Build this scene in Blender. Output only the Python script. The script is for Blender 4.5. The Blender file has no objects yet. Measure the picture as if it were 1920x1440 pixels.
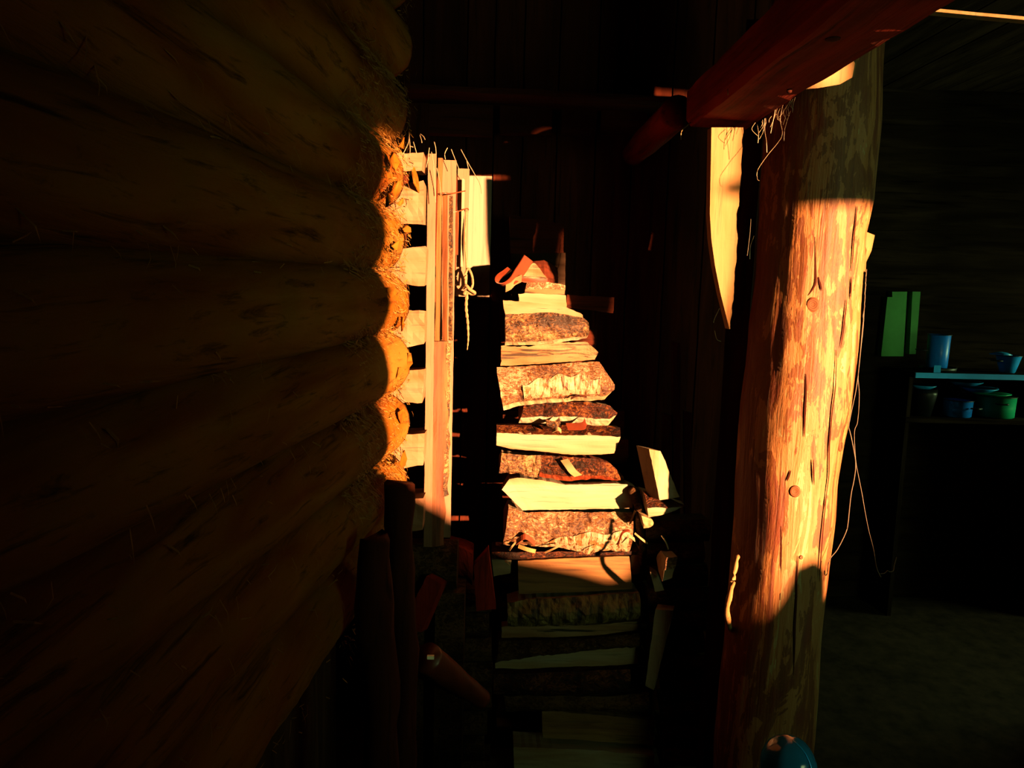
import bpy, bmesh, math, random
from mathutils import Vector, Matrix, noise, Euler

random.seed(7)
scn = bpy.context.scene
C = scn.collection

# ------------------------------------------------------------------ camera
F = 1400.0                      # focal length in pixels of the 1920x1440 frame
H = 1.95                        # camera height above the floor
cam_d = bpy.data.cameras.new('camera')
cam = bpy.data.objects.new('camera', cam_d)
C.objects.link(cam)
cam_d.sensor_width = 36.0
cam_d.lens = F / 1920.0 * 36.0
cam_d.clip_start = 0.02
cam.location = (0, 0, H)
RM = (Matrix.Rotation(math.radians(-1.63), 3, 'Z') @ Matrix.Rotation(math.radians(90 - 7.45), 3, 'X')
      @ Matrix.Rotation(math.radians(1.5), 3, 'Z'))
cam.rotation_euler = RM.to_euler()
scn.camera = cam

# ------------------------------------------------------------------ light
SUN_AZ, SUN_TAN = math.radians(38.0), 0.042
sa, ca = math.sin(SUN_AZ), math.cos(SUN_AZ)
w = bpy.data.worlds.new('sky')
scn.world = w
w.use_nodes = True
bg = w.node_tree.nodes['Background']
bg.inputs['Color'].default_value = (0.52, 0.80, 0.32, 1)
bg.inputs['Strength'].default_value = 15.0
sd = bpy.data.lights.new('sun_offscreen', 'SUN')
sun = bpy.data.objects.new('sun_offscreen', sd)
C.objects.link(sun)
sd.energy = 82.0
sd.color = (1.0, 0.43, 0.155)
sd.angle = math.radians(0.8)
sun.rotation_euler = Vector((-sa, ca, -SUN_TAN)).to_track_quat('-Z', 'Y').to_euler()
sun.location = (6, -8, 3)

vs = scn.view_settings
vs.view_transform = 'Standard'
vs.look = 'None'
vs.gamma = 1.0
vs.exposure = 0.0
vs.use_curve_mapping = False


# ------------------------------------------------------------------ helpers
def P(px, py, Y):
    """point at depth Y (world y) seen at pixel px,py"""
    d = RM @ Vector(((px - 960) / F, -(py - 720) / F, -1.0))
    return Vector((0, 0, H)) + d * (Y / d.y)


def lerp(a, b, t):
    return a + (b - a) * t


def poly_at(pts, t):
    """point at fraction t (in x order index by x) of a polyline"""
    x0, x1 = pts[0][0], pts[-1][0]
    x = x0 + (x1 - x0) * t
    for (ax, ay), (bx, by) in zip(pts, pts[1:]):
        if x <= bx or (bx, by) == pts[-1]:
            k = 0 if bx == ax else (x - ax) / (bx - ax)
            return x, ay + (by - ay) * k
    return pts[-1]


def y_at(pts, y):
    """x of an edge polyline given as (y, x)"""
    if y <= pts[0][0]:
        return pts[0][1]
    for (ay, ax), (by, bx) in zip(pts, pts[1:]):
        if y <= by:
            return lerp(ax, bx, (y - ay) / (by - ay))
    (ay, ax), (by, bx) = pts[-2], pts[-1]
    return ax + (bx - ax) * (y - ay) / (by - ay)


def nz(v, s, seed=0.0):
    return noise.noise(Vector((v[0] * s + seed, v[1] * s - seed * 1.7, v[2] * s + seed * 0.6)))


def mesh_obj(name, verts, faces, mat, parent=None, smooth=False, base=True):
    verts = [Vector(v) for v in verts]
    if parent is None and base:
        n = len(verts)
        o0 = Vector((sum(v.x for v in verts) / n, sum(v.y for v in verts) / n, min(v.z for v in verts)))
    elif parent is not None:
        o0 = parent.matrix_world.translation.copy() if parent.matrix_world.translation.length else Vector(parent.location)
        p = parent.parent
        while p is not None:
            o0 = o0 + Vector(p.location) if not parent.matrix_world.translation.length else o0
            p = p.parent
    else:
        o0 = Vector((0, 0, 0))
    me = bpy.data.meshes.new(name)
    me.from_pydata([v - o0 for v in verts], [], faces)
    bm = bmesh.new()
    bm.from_mesh(me)
    bmesh.ops.recalc_face_normals(bm, faces=bm.faces)
    bm.to_mesh(me)
    bm.free()
    if smooth:
        for f in me.polygons:
            f.use_smooth = True
    me.materials.append(mat)
    o = bpy.data.objects.new(name, me)
    C.objects.link(o)
    if parent is None:
        o.location = o0
        o.matrix_world = Matrix.Translation(o0)
    else:
        o.parent = parent
        o.matrix_world = Matrix.Translation(o0)
        o.location = (0, 0, 0)
        o['abs'] = 0
        del o['abs']
    return o


def tag(o, label, cat, group=None):
    o['label'] = label
    o['category'] = cat
    if group:
        o['group'] = group
    return o


def struct(o):
    o['kind'] = 'structure'
    return o


def empty(name, loc):
    o = bpy.data.objects.new(name, None)
    C.objects.link(o)
    o.location = loc
    o.empty_display_size = 0.05
    o.matrix_world = Matrix.Translation(Vector(loc))
    return o


def box_vf(x0, x1, y0, y1, z0, z1):
    v = [(x0, y0, z0), (x1, y0, z0), (x1, y1, z0), (x0, y1, z0), (x0, y0, z1), (x1, y0, z1), (x1, y1, z1), (x0, y1, z1)]
    f = [(0, 3, 2, 1), (4, 5, 6, 7), (0, 1, 5, 4), (1, 2, 6, 5), (2, 3, 7, 6), (3, 0, 4, 7)]
    return v, f


def loft(rings, closed=True, caps=True):
    """list of rings (same length) -> verts, faces"""
    n = len(rings[0])
    v = [p for r in rings for p in r]
    f = []
    m = n if closed else n - 1
    for i in range(len(rings) - 1):
        for j in range(m):
            a, b = i * n + j, i * n + (j + 1) % n
            f.append((a, b, b + n, a + n))
    if caps and closed:
        f.append(tuple(range(n)))
        f.append(tuple(range((len(rings) - 1) * n, len(rings) * n)))
    return v, f


def tube_vf(pts, rad, seg=6):
    pts = [Vector(p) for p in pts]
    rings = []
    for i, p in enumerate(pts):
        t = (pts[min(i + 1, len(pts) - 1)] - pts[max(i - 1, 0)]).normalized()
        a = t.orthogonal().normalized() if abs(t.z) > 0.99 else t.cross(Vector((0, 0, 1))).normalized()
        b = t.cross(a).normalized()
        r = rad[i] if isinstance(rad, (list, tuple)) else rad
        rings.append([p + a * math.cos(2 * math.pi * k / seg) * r + b * math.sin(2 * math.pi * k / seg) * r for k in range(seg)])
    return loft(rings)


def smooth_path(pts, n=8):
    """Catmull-Rom through the points"""
    pts = [Vector(p) for p in pts]
    q = [pts[0]] + pts + [pts[-1]]
    out = []
    for i in range(1, len(q) - 2):
        for k in range(n):
            t = k / n
            a, b, c, d = q[i - 1], q[i], q[i + 1], q[i + 2]
            out.append(0.5 * ((2 * b) + (c - a) * t + (2 * a - 5 * b + 4 * c - d) * t * t + (3 * b - a - 3 * c + d) * t ** 3))
    out.append(pts[-1])
    return out


def merge(parts):
    V, Fc = [], []
    for v, f in parts:
        o = len(V)
        V += list(v)
        Fc += [tuple(i + o for i in q) for q in f]
    return V, Fc


def lathe_vf(c, prof, seg=28):
    """prof: list of (r, z) from bottom to top; open ended"""
    rings = [[Vector((c[0] + r * math.cos(2 * math.pi * k / seg), c[1] + r * math.sin(2 * math.pi * k / seg), c[2] + z))
              for k in range(seg)] for r, z in prof]
    return loft(rings, caps=True)


# ------------------------------------------------------------------ materials
MATS = {}
KA = 0.15                       # darkens every timber colour so bounced light stays dim; sun raised to match


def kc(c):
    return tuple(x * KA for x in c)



def base_mat(name, rough=0.75, spec=0.25):
    m = bpy.data.materials.new(name)
    m.use_nodes = True
    nt = m.node_tree
    b = nt.nodes['Principled BSDF']
    b.inputs['Roughness'].default_value = rough
    b.inputs['Specular IOR Level'].default_value = spec
    MATS[name] = m
    return m, nt, b


def coords(nt, scale, rnd=True):
    tc = nt.nodes.new('ShaderNodeTexCoord')
    mp = nt.nodes.new('ShaderNodeMapping')
    mp.inputs['Scale'].default_value = scale
    nt.links.new(tc.outputs['Object'], mp.inputs['Vector'])
    if rnd:
        oi = nt.nodes.new('ShaderNodeObjectInfo')
        mu = nt.nodes.new('ShaderNodeMath')
        mu.operation = 'MULTIPLY'
        mu.inputs[1].default_value = 37.0
        nt.links.new(oi.outputs['Random'], mu.inputs[0])
        nt.links.new(mu.outputs[0], mp.inputs['Location'])
    return mp.outputs['Vector']


def noise_n(nt, vec, scale=1.0, detail=6.0, rough=0.6, dist=0.0):
    n = nt.nodes.new('ShaderNodeTexNoise')
    n.inputs['Scale'].default_value = scale
    n.inputs['Detail'].default_value = detail
    n.inputs['Roughness'].default_value = rough
    n.inputs['Distortion'].default_value = dist
    nt.links.new(vec, n.inputs['Vector'])
    return n.outputs['Fac']


def ramp(nt, fac, stops, interp='LINEAR'):
    r = nt.nodes.new('ShaderNodeValToRGB')
    r.color_ramp.interpolation = interp
    el = r.color_ramp.elements
    while len(el) > 1:
        el.remove(el[-1])
    el[0].position = stops[0][0]
    el[0].color = (*stops[0][1], 1)
    for p, c in stops[1:]:
        e = el.new(p)
        e.color = (*c, 1)
    nt.links.new(fac, r.inputs['Fac'])
    return r.outputs['Color']


def mixc(nt, fac, a, b, mode='MIX'):
    m = nt.nodes.new('ShaderNodeMix')
    m.data_type = 'RGBA'
    m.blend_type = mode
    for s, v in ((m.inputs[6], a), (m.inputs[7], b)):
        if isinstance(v, tuple):
            s.default_value = (*v, 1)
        else:
            nt.links.new(v, s)
    if isinstance(fac, (int, float)):
        m.inputs[0].default_value = fac
    else:
        nt.links.new(fac, m.inputs[0])
    return m.outputs[2]


def mathn(nt, op, a, b=None, clamp=False):
    m = nt.nodes.new('ShaderNodeMath')
    m.operation = op
    m.use_clamp = clamp
    for i, v in enumerate((a, b)):
        if v is None:
            continue
        if isinstance(v, (int, float)):
            m.inputs[i].default_value = v
        else:
            nt.links.new(v, m.inputs[i])
    return m.outputs[0]


def bump(nt, bsdf, h, strength=0.5, dist=0.004):
    b = nt.nodes.new('ShaderNodeBump')
    b.inputs['Strength'].default_value = strength
    b.inputs['Distance'].default_value = dist
    nt.links.new(h, b.inputs['Height'])
    nt.links.new(b.outputs['Normal'], bsdf.inputs['Normal'])


def grain_mat(name, axis, c_dark, c_mid, c_light, line=0.5, spec=0.25, rough=0.75, bmp=0.5, k=1.0, lp=(0.30, 0.45)):
    """timber with grain running along an axis (0 x, 1 y, 2 z)"""
    c_dark, c_mid, c_light = kc(c_dark), kc(c_mid), kc(c_light)
    m, nt, b = base_mat(name, rough, spec)
    s1 = [55.0 * k] * 3
    s1[axis] = 2.6 * k
    s2 = [14.0 * k] * 3
    s2[axis] = 1.7 * k
    v1 = coords(nt, s1)
    v2 = coords(nt, s2)
    n1 = noise_n(nt, v1, 1.0, 5, 0.65, 0.5)
    n2 = noise_n(nt, v2, 1.0, 4, 0.5, 0.8)
    c = ramp(nt, n2, [(0.30, c_dark), (0.50, c_mid), (0.68, c_light)])
    g = ramp(nt, n1, [(lp[0], (line * 0.5,) * 3), (lp[1], (1, 1, 1))])
    c = mixc(nt, 1.0, c, g, 'MULTIPLY')
    nt.links.new(c, b.inputs['Base Color'])
    bump(nt, b, n1, bmp, 0.004)
    return m


def bark_mat(name, c0, c1, c2, scale=48.0, sh=0.02, spec=0.35):
    c0, c1, c2 = kc(c0), kc(c1), kc(c2)
    m, nt, b = base_mat(name, 0.6, spec)
    v = coords(nt, (0.75, 1, 1.15))
    n1 = noise_n(nt, v, scale, 4, 0.75, 1.8)
    n2 = noise_n(nt, v, scale * 0.16, 3, 0.55, 0.4)
    s = mathn(nt, 'ADD', mathn(nt, 'MULTIPLY', n1, 0.62), mathn(nt, 'MULTIPLY', n2, 0.42))
    c = ramp(nt, s, [(0.455 + sh, c0), (0.48 + sh, c1), (0.53 + sh, c1), (0.55 + sh, c2)])
    nt.links.new(c, b.inputs['Base Color'])
    bump(nt, b, n1, 1.0, 0.008)
    return m


def plain_mat(name, col, rough=0.7, spec=0.3, var=0.25, scale=12.0):
    if not name.startswith(('enamel', 'paint', 'china', 'black', 'steel')):
        col = kc(col)
    m, nt, b = base_mat(name, rough, spec)
    n = noise_n(nt, coords(nt, (1, 1, 1)), scale, 4, 0.6)
    c = ramp(nt, n, [(0.3, tuple(x * (1 - var) for x in col)), (0.7, tuple(min(1, x * (1 + var)) for x in col))])
    nt.links.new(c, b.inputs['Base Color'])
    return m


# pale split wood, grain along x / z
grain_mat('split_x', 0, (0.70, 0.42, 0.20), (0.88, 0.66, 0.42), (0.94, 0.82, 0.66), 0.9)
grain_mat('split_cracked_x', 0, (0.56, 0.22, 0.06), (0.80, 0.44, 0.22), (0.90, 0.60, 0.38), 0.2, bmp=1.0, lp=(0.40, 0.46))
grain_mat('split_z', 2, (0.70, 0.42, 0.20), (0.88, 0.66, 0.42), (0.94, 0.82, 0.66), 0.9)
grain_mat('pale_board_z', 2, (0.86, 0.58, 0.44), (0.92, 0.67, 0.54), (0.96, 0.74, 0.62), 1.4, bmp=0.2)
grain_mat('pink_edge_z', 2, (0.70, 0.32, 0.19), (0.76, 0.38, 0.24), (0.80, 0.44, 0.29), 1.1, bmp=0.3)
grain_mat('rough_side_z', 2, (0.26, 0.05, 0.008), (0.46, 0.14, 0.025), (0.70, 0.27, 0.07), 0.3, bmp=1.0)
grain_mat('sawn_end', 0, (0.66, 0.24, 0.08), (0.76, 0.36, 0.19), (0.82, 0.44, 0.27), 0.8)
grain_mat('brown_plank_x', 0, (0.35, 0.13, 0.03), (0.60, 0.30, 0.09), (0.72, 0.42, 0.15), 0.6)
grain_mat('amber_board_z', 2, (0.72, 0.34, 0.08), (0.82, 0.47, 0.17), (0.86, 0.56, 0.24), 0.9, bmp=0.3)
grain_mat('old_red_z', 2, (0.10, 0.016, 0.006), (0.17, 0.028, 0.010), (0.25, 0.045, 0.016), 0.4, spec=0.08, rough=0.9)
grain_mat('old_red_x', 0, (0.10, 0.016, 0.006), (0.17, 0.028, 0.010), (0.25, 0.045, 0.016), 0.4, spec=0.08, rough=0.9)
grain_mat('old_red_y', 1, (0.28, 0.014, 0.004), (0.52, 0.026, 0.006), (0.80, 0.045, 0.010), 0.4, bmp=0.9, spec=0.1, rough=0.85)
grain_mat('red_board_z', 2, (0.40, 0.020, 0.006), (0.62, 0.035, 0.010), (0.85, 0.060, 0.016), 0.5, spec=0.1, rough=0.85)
grain_mat('log_wood', 1, (0.46, 0.10, 0.006), (0.66, 0.23, 0.012), (0.80, 0.34, 0.05), 0.35, bmp=1.0, k=0.8, spec=0.05, rough=0.9)
grain_mat('dimmed_wood_x', 0, (0.07, 0.042, 0.030), (0.12, 0.072, 0.050), (0.20, 0.12, 0.08), 0.5, spec=0.0, rough=1.0)  # darkness of the unlit room is partly put into this timber colour
grain_mat('dimmed_wood_z', 2, (0.07, 0.042, 0.030), (0.12, 0.072, 0.050), (0.20, 0.12, 0.08), 0.5, spec=0.0, rough=1.0)
grain_mat('dimmed_wood_y', 1, (0.07, 0.042, 0.030), (0.12, 0.072, 0.050), (0.20, 0.12, 0.08), 0.5, spec=0.0, rough=1.0)
bark_mat('bark_brown', (0.05, 0.010, 0.003), (0.30, 0.105, 0.018), (0.74, 0.46, 0.18))
bark_mat('bark_dark', (0.02, 0.003, 0.001), (0.13, 0.020, 0.004), (0.42, 0.14, 0.03), 48, 0.03, 0.12)
bark_mat('bark_birch', (0.14, 0.035, 0.006), (0.42, 0.15, 0.025), (0.88, 0.60, 0.36), 46, 0.02)
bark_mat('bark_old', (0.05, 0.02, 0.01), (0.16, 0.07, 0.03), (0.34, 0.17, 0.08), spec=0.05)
bark_mat('bark_old_green', (0.02, 0.012, 0.004), (0.20, 0.13, 0.03), (0.42, 0.30, 0.08), 40)
plain_mat('bark_inner_red', (0.42, 0.060, 0.012), 0.45, 0.5)
plain_mat('chip_pale', (0.82, 0.54, 0.26), 0.7, 0.3)
plain_mat('straw', (0.74, 0.42, 0.12), 0.6, 0.4, 0.35, 60)
plain_mat('straw_pale', (0.80, 0.62, 0.42), 0.5, 0.4)
plain_mat('straw_log', (0.74, 0.32, 0.05), 0.7, 0.3, 0.45, 45)
plain_mat('tow', (0.62, 0.27, 0.025), 0.8, 0.2, 0.45, 40)
plain_mat('wire', (0.35, 0.10, 0.03), 0.4, 0.5)
plain_mat('cord', (0.30, 0.24, 0.20), 0.6, 0.3)
plain_mat('rope', (0.78, 0.50, 0.26), 0.8, 0.2, 0.35, 90)
plain_mat('crack', (0.10, 0.012, 0.003), 0.9, 0.1)
plain_mat('enamel_blue', (0.006, 0.22, 1.0), 0.3, 0.5, 0.05)
plain_mat('enamel_teal', (0.006, 0.32, 1.0), 0.3, 0.5, 0.05)
plain_mat('enamel_green', (0.012, 0.42, 0.22), 0.3, 0.5, 0.05)
plain_mat('paint_teal', (0.012, 0.36, 1.0), 0.6, 0.3, 0.12, 8)
plain_mat('paint_green', (0.055, 0.27, 0.06), 0.7, 0.3, 0.12, 8)
plain_mat('china', (0.02, 0.34, 0.85), 0.25, 0.5, 0.05)
plain_mat('black_handle', (0.01, 0.01, 0.012), 0.4, 0.4)
plain_mat('earth', (0.18, 0.11, 0.07), 0.95, 0.1, 0.5)
plain_mat('steel', (0.75, 0.65, 0.5), 0.25, 0.7)

# end grain with rings
m, nt, b = base_mat('knot', 0.7, 0.25)
tc = nt.nodes.new('ShaderNodeTexCoord')
wv = nt.nodes.new('ShaderNodeTexWave')
wv.wave_type = 'RINGS'
wv.rings_direction = 'SPHERICAL'
wv.inputs['Scale'].default_value = 52
wv.inputs['Distortion'].default_value = 4.0
nt.links.new(tc.outputs['Object'], wv.inputs['Vector'])
nt.links.new(ramp(nt, wv.outputs['Fac'], [(0.0, kc((0.22, 0.035, 0.005))), (1.0, kc((0.56, 0.17, 0.025)))]), b.inputs['Base Color'])

# peeled post: pale wood, orange inner bark, dark red bark, more of it towards -x
m, nt, b = base_mat('peeled_post', 0.65, 0.3)
vb = coords(nt, (10, 10, 2.2), False)
vg = coords(nt, (85, 85, 3.2), False)
vp = coords(nt, (26, 26, 8.0), False)
n_big = noise_n(nt, vb, 1.0, 5, 0.62, 1.6)
n_g = noise_n(nt, vg, 1.0, 5, 0.6, 0.7)
n_p = noise_n(nt, vp, 1.0, 4, 0.7, 1.5)
tc = nt.nodes.new('ShaderNodeTexCoord')
sx = nt.nodes.new('ShaderNodeSeparateXYZ')
nt.links.new(tc.outputs['Object'], sx.inputs[0])
# bark mask grows a little towards -x
ax = mathn(nt, 'ADD', sx.outputs['X'], mathn(nt, 'MULTIPLY', sx.outputs['Z'], -0.052))
flank = mathn(nt, 'MULTIPLY', mathn(nt, 'ADD', ax, 0.0), -0.16)
msk = mathn(nt, 'ADD', mathn(nt, 'ADD', mathn(nt, 'MULTIPLY', n_big, 0.75), mathn(nt, 'MULTIPLY', n_p, 0.25)), flank)
wood = ramp(nt, n_g, [(0.34, kc((0.64, 0.20, 0.02))), (0.44, kc((0.80, 0.33, 0.08))), (0.58, kc((0.86, 0.39, 0.14)))])
inner = ramp(nt, n_g, [(0.3, kc((0.26, 0.055, 0.004))), (0.6, kc((0.44, 0.125, 0.008)))])
dark = ramp(nt, n_g, [(0.3, kc((0.24, 0.028, 0.003))), (0.65, kc((0.40, 0.070, 0.006)))])
f1 = ramp(nt, msk, [(0.505, (0, 0, 0)), (0.512, (1, 1, 1))])
f2 = ramp(nt, msk, [(0.565, (0, 0, 0)), (0.58, (1, 1, 1))])
pl = ramp(nt, msk, [(0.40, (1, 1, 1)), (0.41, (0, 0, 0))])
c = mixc(nt, pl, wood, kc((0.90, 0.72, 0.34)))
c = mixc(nt, f1, c, inner)
c = mixc(nt, f2, c, dark)
nt.links.new(c, b.inputs['Base Color'])
bump(nt, b, mathn(nt, 'ADD', n_g, mathn(nt, 'MULTIPLY', msk, 2.0)), 0.6, 0.006)

# birch plates seen in the low rows: vertical flakes
m, nt, b = base_mat('bark_plates', 0.7, 0.3)
v = coords(nt, (42, 20, 7))
n1 = noise_n(nt, v, 1.0, 4, 0.65, 0.25)
nt.links.new(ramp(nt, n1, [(0.40, kc((0.03, 0.012, 0.004))), (0.47, kc((0.25, 0.13, 0.03))), (0.56, kc((0.50, 0.36, 0.08))), (0.66, kc((0.62, 0.36, 0.14)))]), b.inputs['Base Color'])
bump(nt, b, n1, 1.0, 0.01)

# pale birch skin with dark upright ticks
m, nt, b = base_mat('birch_scored', 0.6, 0.3)
n1 = noise_n(nt, coords(nt, (95, 60, 14)), 1.0, 3, 0.6, 0.6)
n2 = noise_n(nt, coords(nt, (16, 16, 16)), 1.0, 3, 0.6, 0.4)
c = ramp(nt, n1, [(0.36, kc((0.16, 0.035, 0.006))), (0.41, kc((0.60, 0.30, 0.10))), (0.47, kc((0.90, 0.64, 0.42)))])
c = mixc(nt, ramp(nt, n2, [(0.58, (0, 0, 0)), (0.62, (1, 1, 1))]), c, kc((0.50, 0.20, 0.05)))
nt.links.new(c, b.inputs['Base Color'])
bump(nt, b, n1, 0.8, 0.006)

# clear blue plastic
m, nt, b = base_mat('blue_plastic', 0.12, 0.6)
b.inputs['Base Color'].default_value = (0.01, 0.16, 0.42, 1)
b.inputs['Transmission Weight'].default_value = 0.45
b.inputs['IOR'].default_value = 1.3
M = MATS

# ------------------------------------------------------------------ the setting
XL, XR, YF, YB, ZC = -0.95, 4.3, -0.70, 4.60, 3.18
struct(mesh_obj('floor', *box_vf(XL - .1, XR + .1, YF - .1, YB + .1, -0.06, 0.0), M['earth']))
ceil = struct(mesh_obj('ceiling', *box_vf(XL - .1, XR + .1, YF - .1, YB + .1, ZC + .03, ZC + .09), M['dimmed_wood_y']))
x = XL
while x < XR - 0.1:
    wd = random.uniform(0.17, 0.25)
    mesh_obj('ceiling_board', *box_vf(x, min(x + wd - .008, XR), YF, YB, ZC + random.uniform(0, .008), ZC + .03), M['dimmed_wood_y'], ceil)
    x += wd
struct(mesh_obj('wall_far', *box_vf(XL - .1, XR + .1, YB, YB + .1, 0, ZC + .05), M['dimmed_wood_x']))

# wall with the ragged doorway the low sun shines through; the outline is that of the lit patch,
# carried back along the sun's direction to the wall
def uv(u, v):
    X = (u - YF * sa) / ca
    s = -X * sa + YF * ca
    return X, v - s * SUN_TAN + H


door = [(1.045, .485), (1.20, .50), (1.35, .55), (1.9, .60), (2.008, .62), (2.008, .395), (1.965, .385), (1.965, .352), (2.02, .345), (2.008, .1), (1.988, -.10), (2.105, -.18), (2.138, .313),
        (2.485, .32), (2.465, .15), (2.435, -.2), (2.405, -.6), (2.385, -.93), (2.34, -.96), (2.315, -.84), (2.26, -.80), (2.20, -.82), (2.17, -.93), (2.14, -1.02),
        (2.08, -1.04), (1.98, -1.00), (1.80, -.95), (1.35, -.645), (1.10, -.49), (1.045, -.46)]


def sun_uv(p):
    return p.x * ca + p.y * sa, p.z - H + (-p.x * sa + p.y * ca) * SUN_TAN


(e0, e1), (e2, e3) = sun_uv(P(1522, 168, 2.17)), sun_uv(P(1600, 112, 2.17))
slit1 = [(e0, e3), (e2, e3), (e2, e1), (e0, e1)]
(e0, e1), (e2, e3) = sun_uv(P(1735, 17, 2.3)), sun_uv(P(2030, 44, 2.3))
slit2 = [(e0, e1 + .013), (e2, e3 + .013), (e2, e3 - .013), (e0, e1 - .013)]


def wall_with_holes(name, outer, holes, mapf, off, mat):
    bm = bmesh.new()
    edges = []
    for loop in [outer] + holes:
        vs_ = [bm.verts.new(mapf(*p)) for p in loop]
        for i in range(len(vs_)):
            edges.append(bm.edges.new((vs_[i], vs_[(i + 1) % len(vs_)])))
    bmesh.ops.triangle_fill(bm, use_beauty=True, use_dissolve=False, edges=edges)
    r = bmesh.ops.extrude_face_region(bm, geom=list(bm.faces))
    bmesh.ops.translate(bm, verts=[g for g in r['geom'] if isinstance(g, bmesh.types.BMVert)], vec=off)
    bmesh.ops.recalc_face_normals(bm, faces=bm.faces)
    me = bpy.data.meshes.new(name)
    bm.to_mesh(me)
    bm.free()
    me.materials.append(mat)
    o = bpy.data.objects.new(name, me)
    C.objects.link(o)
    return struct(o)


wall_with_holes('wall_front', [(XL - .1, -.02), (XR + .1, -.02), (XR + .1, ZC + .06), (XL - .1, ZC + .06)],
                [[uv(*p) for p in h] for h in (door, slit1, slit2)], lambda x, z: (x, YF, z), (0, -0.02, 0), M['dimmed_wood_x'])
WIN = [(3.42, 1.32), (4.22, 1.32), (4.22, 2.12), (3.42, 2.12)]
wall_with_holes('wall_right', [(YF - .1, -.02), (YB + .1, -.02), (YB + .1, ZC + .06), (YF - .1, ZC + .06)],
                [WIN], lambda y, z: (XR, y, z), (0.05, 0, 0), M['dimmed_wood_x'])


def portal(name, loc, rot, sx_, sy_):
    d = bpy.data.lights.new(name, 'AREA')
    d.shape = 'RECTANGLE'
    d.size, d.size_y = sx_, sy_
    d.cycles.is_portal = True
    o = bpy.data.objects.new(name, d)
    C.objects.link(o)
    o.location = loc
    o.rotation_euler = rot


portal('doorway_front_offscreen', (2.85, YF - .03, 1.7), (math.radians(90), 0, math.radians(0)), 2.2, 2.2)
portal('window_right_offscreen', (XR + .06, 3.82, 1.72), (math.radians(90), 0, math.radians(90)), .8, .8)

# added unseen porch outside the doorway, keeps stray sky out, in line with the sun
PO = Vector((sa, -ca, SUN_TAN)) * 2.2
(pxl, _), (pxr, _) = uv(1.045, 0), uv(2.51, 0)
zhi = max(uv(*p)[1] for p in door[:4]) + .012
pxl, pxr = pxl - .06, pxr + .06


def sky_blocker(name, p0, p1, tv):
    p0, p1 = Vector(p0), Vector(p1)
    tv = Vector(tv)
    q = [p0, p1, p1 + tv, p0 + tv]
    struct(mesh_obj(name, *loft([q, [p + PO for p in q]]), M['dimmed_wood_y']))


yo = YF - .021
sky_blocker('sky_blocker_near', (pxl, yo, 0), (pxl, yo, zhi), (-.04, 0, 0))
sky_blocker('sky_blocker_far', (pxr, yo, 0), (pxr, yo, zhi), (.04, 0, 0))
sky_blocker('sky_blocker_top', (pxl - .04, yo, zhi), (pxr + .04, yo, zhi), (0, 0, .012))
sky_blocker('sky_blocker_floor', (pxl - .04, yo, -.04), (pxr + .04, yo, -.04), (0, 0, .03))
# added unseen blocker that keeps the sun off the side window
struct(mesh_obj('window_sun_blocker', *box_vf(XR + .05, XR + 1.15, 3.05, 3.10, 0, ZC), M['dimmed_wood_x']))

# ---- log wall on the left
WS, WX0, WEND = 0.12, -0.534, 2.30                 # surface line x = WX0 + WS*y
PITCH = 0.186
J0 = P(712, 505, 2.02).z                           # a joint between two logs


def wall_x(y):
    return WX0 + WS * y


wall_left = struct(mesh_obj('wall_left', [(wall_x(YF) - .24, YF, 0), (wall_x(YF) - .20, YF, 0), (wall_x(WEND) - .20, WEND - .12, 0), (wall_x(WEND) - .24, WEND - .12, 0),
                                          (wall_x(YF) - .24, YF, ZC), (wall_x(YF) - .20, YF, ZC), (wall_x(WEND) - .20, WEND - .12, ZC), (wall_x(WEND) - .24, WEND - .12, ZC)],
                            box_vf(0, 1, 0, 1, 0, 1)[1], M['dimmed_wood_z']))
R_LOG = 0.108
k = -5
while True:
    zc = J0 + PITCH * (k + 0.5)
    if zc > ZC - 0.03:
        break
    if zc > 0.05:
        rings = []
        n_y, seg = 110, 22
        rj = R_LOG * random.uniform(0.97, 1.04)
        for i in range(n_y + 1):
            t = i / n_y
            y = lerp(YF + .01, WEND - random.uniform(0, .012), t ** 0.8)
            cx = wall_x(y) - rj + 0.012 * math.sin(y * 1.7 + k)
            ring = []
            for j in range(seg):
                a = 2 * math.pi * j / seg
                q = Vector((math.cos(a), y, math.sin(a)))
                r = rj + 0.007 * nz((q.x * .12, y, q.z * .12 + zc), 9, k) + 0.004 * nz((q.x * .12, y, q.z * .12 + zc), 30, k)
                ring.append((cx + q.x * r, y, zc + q.z * min(r, PITCH * .56)))
            rings.append(ring)
        mesh_obj('log', *loft(rings), M['log_wood'], wall_left, smooth=True)
    k += 1

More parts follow.
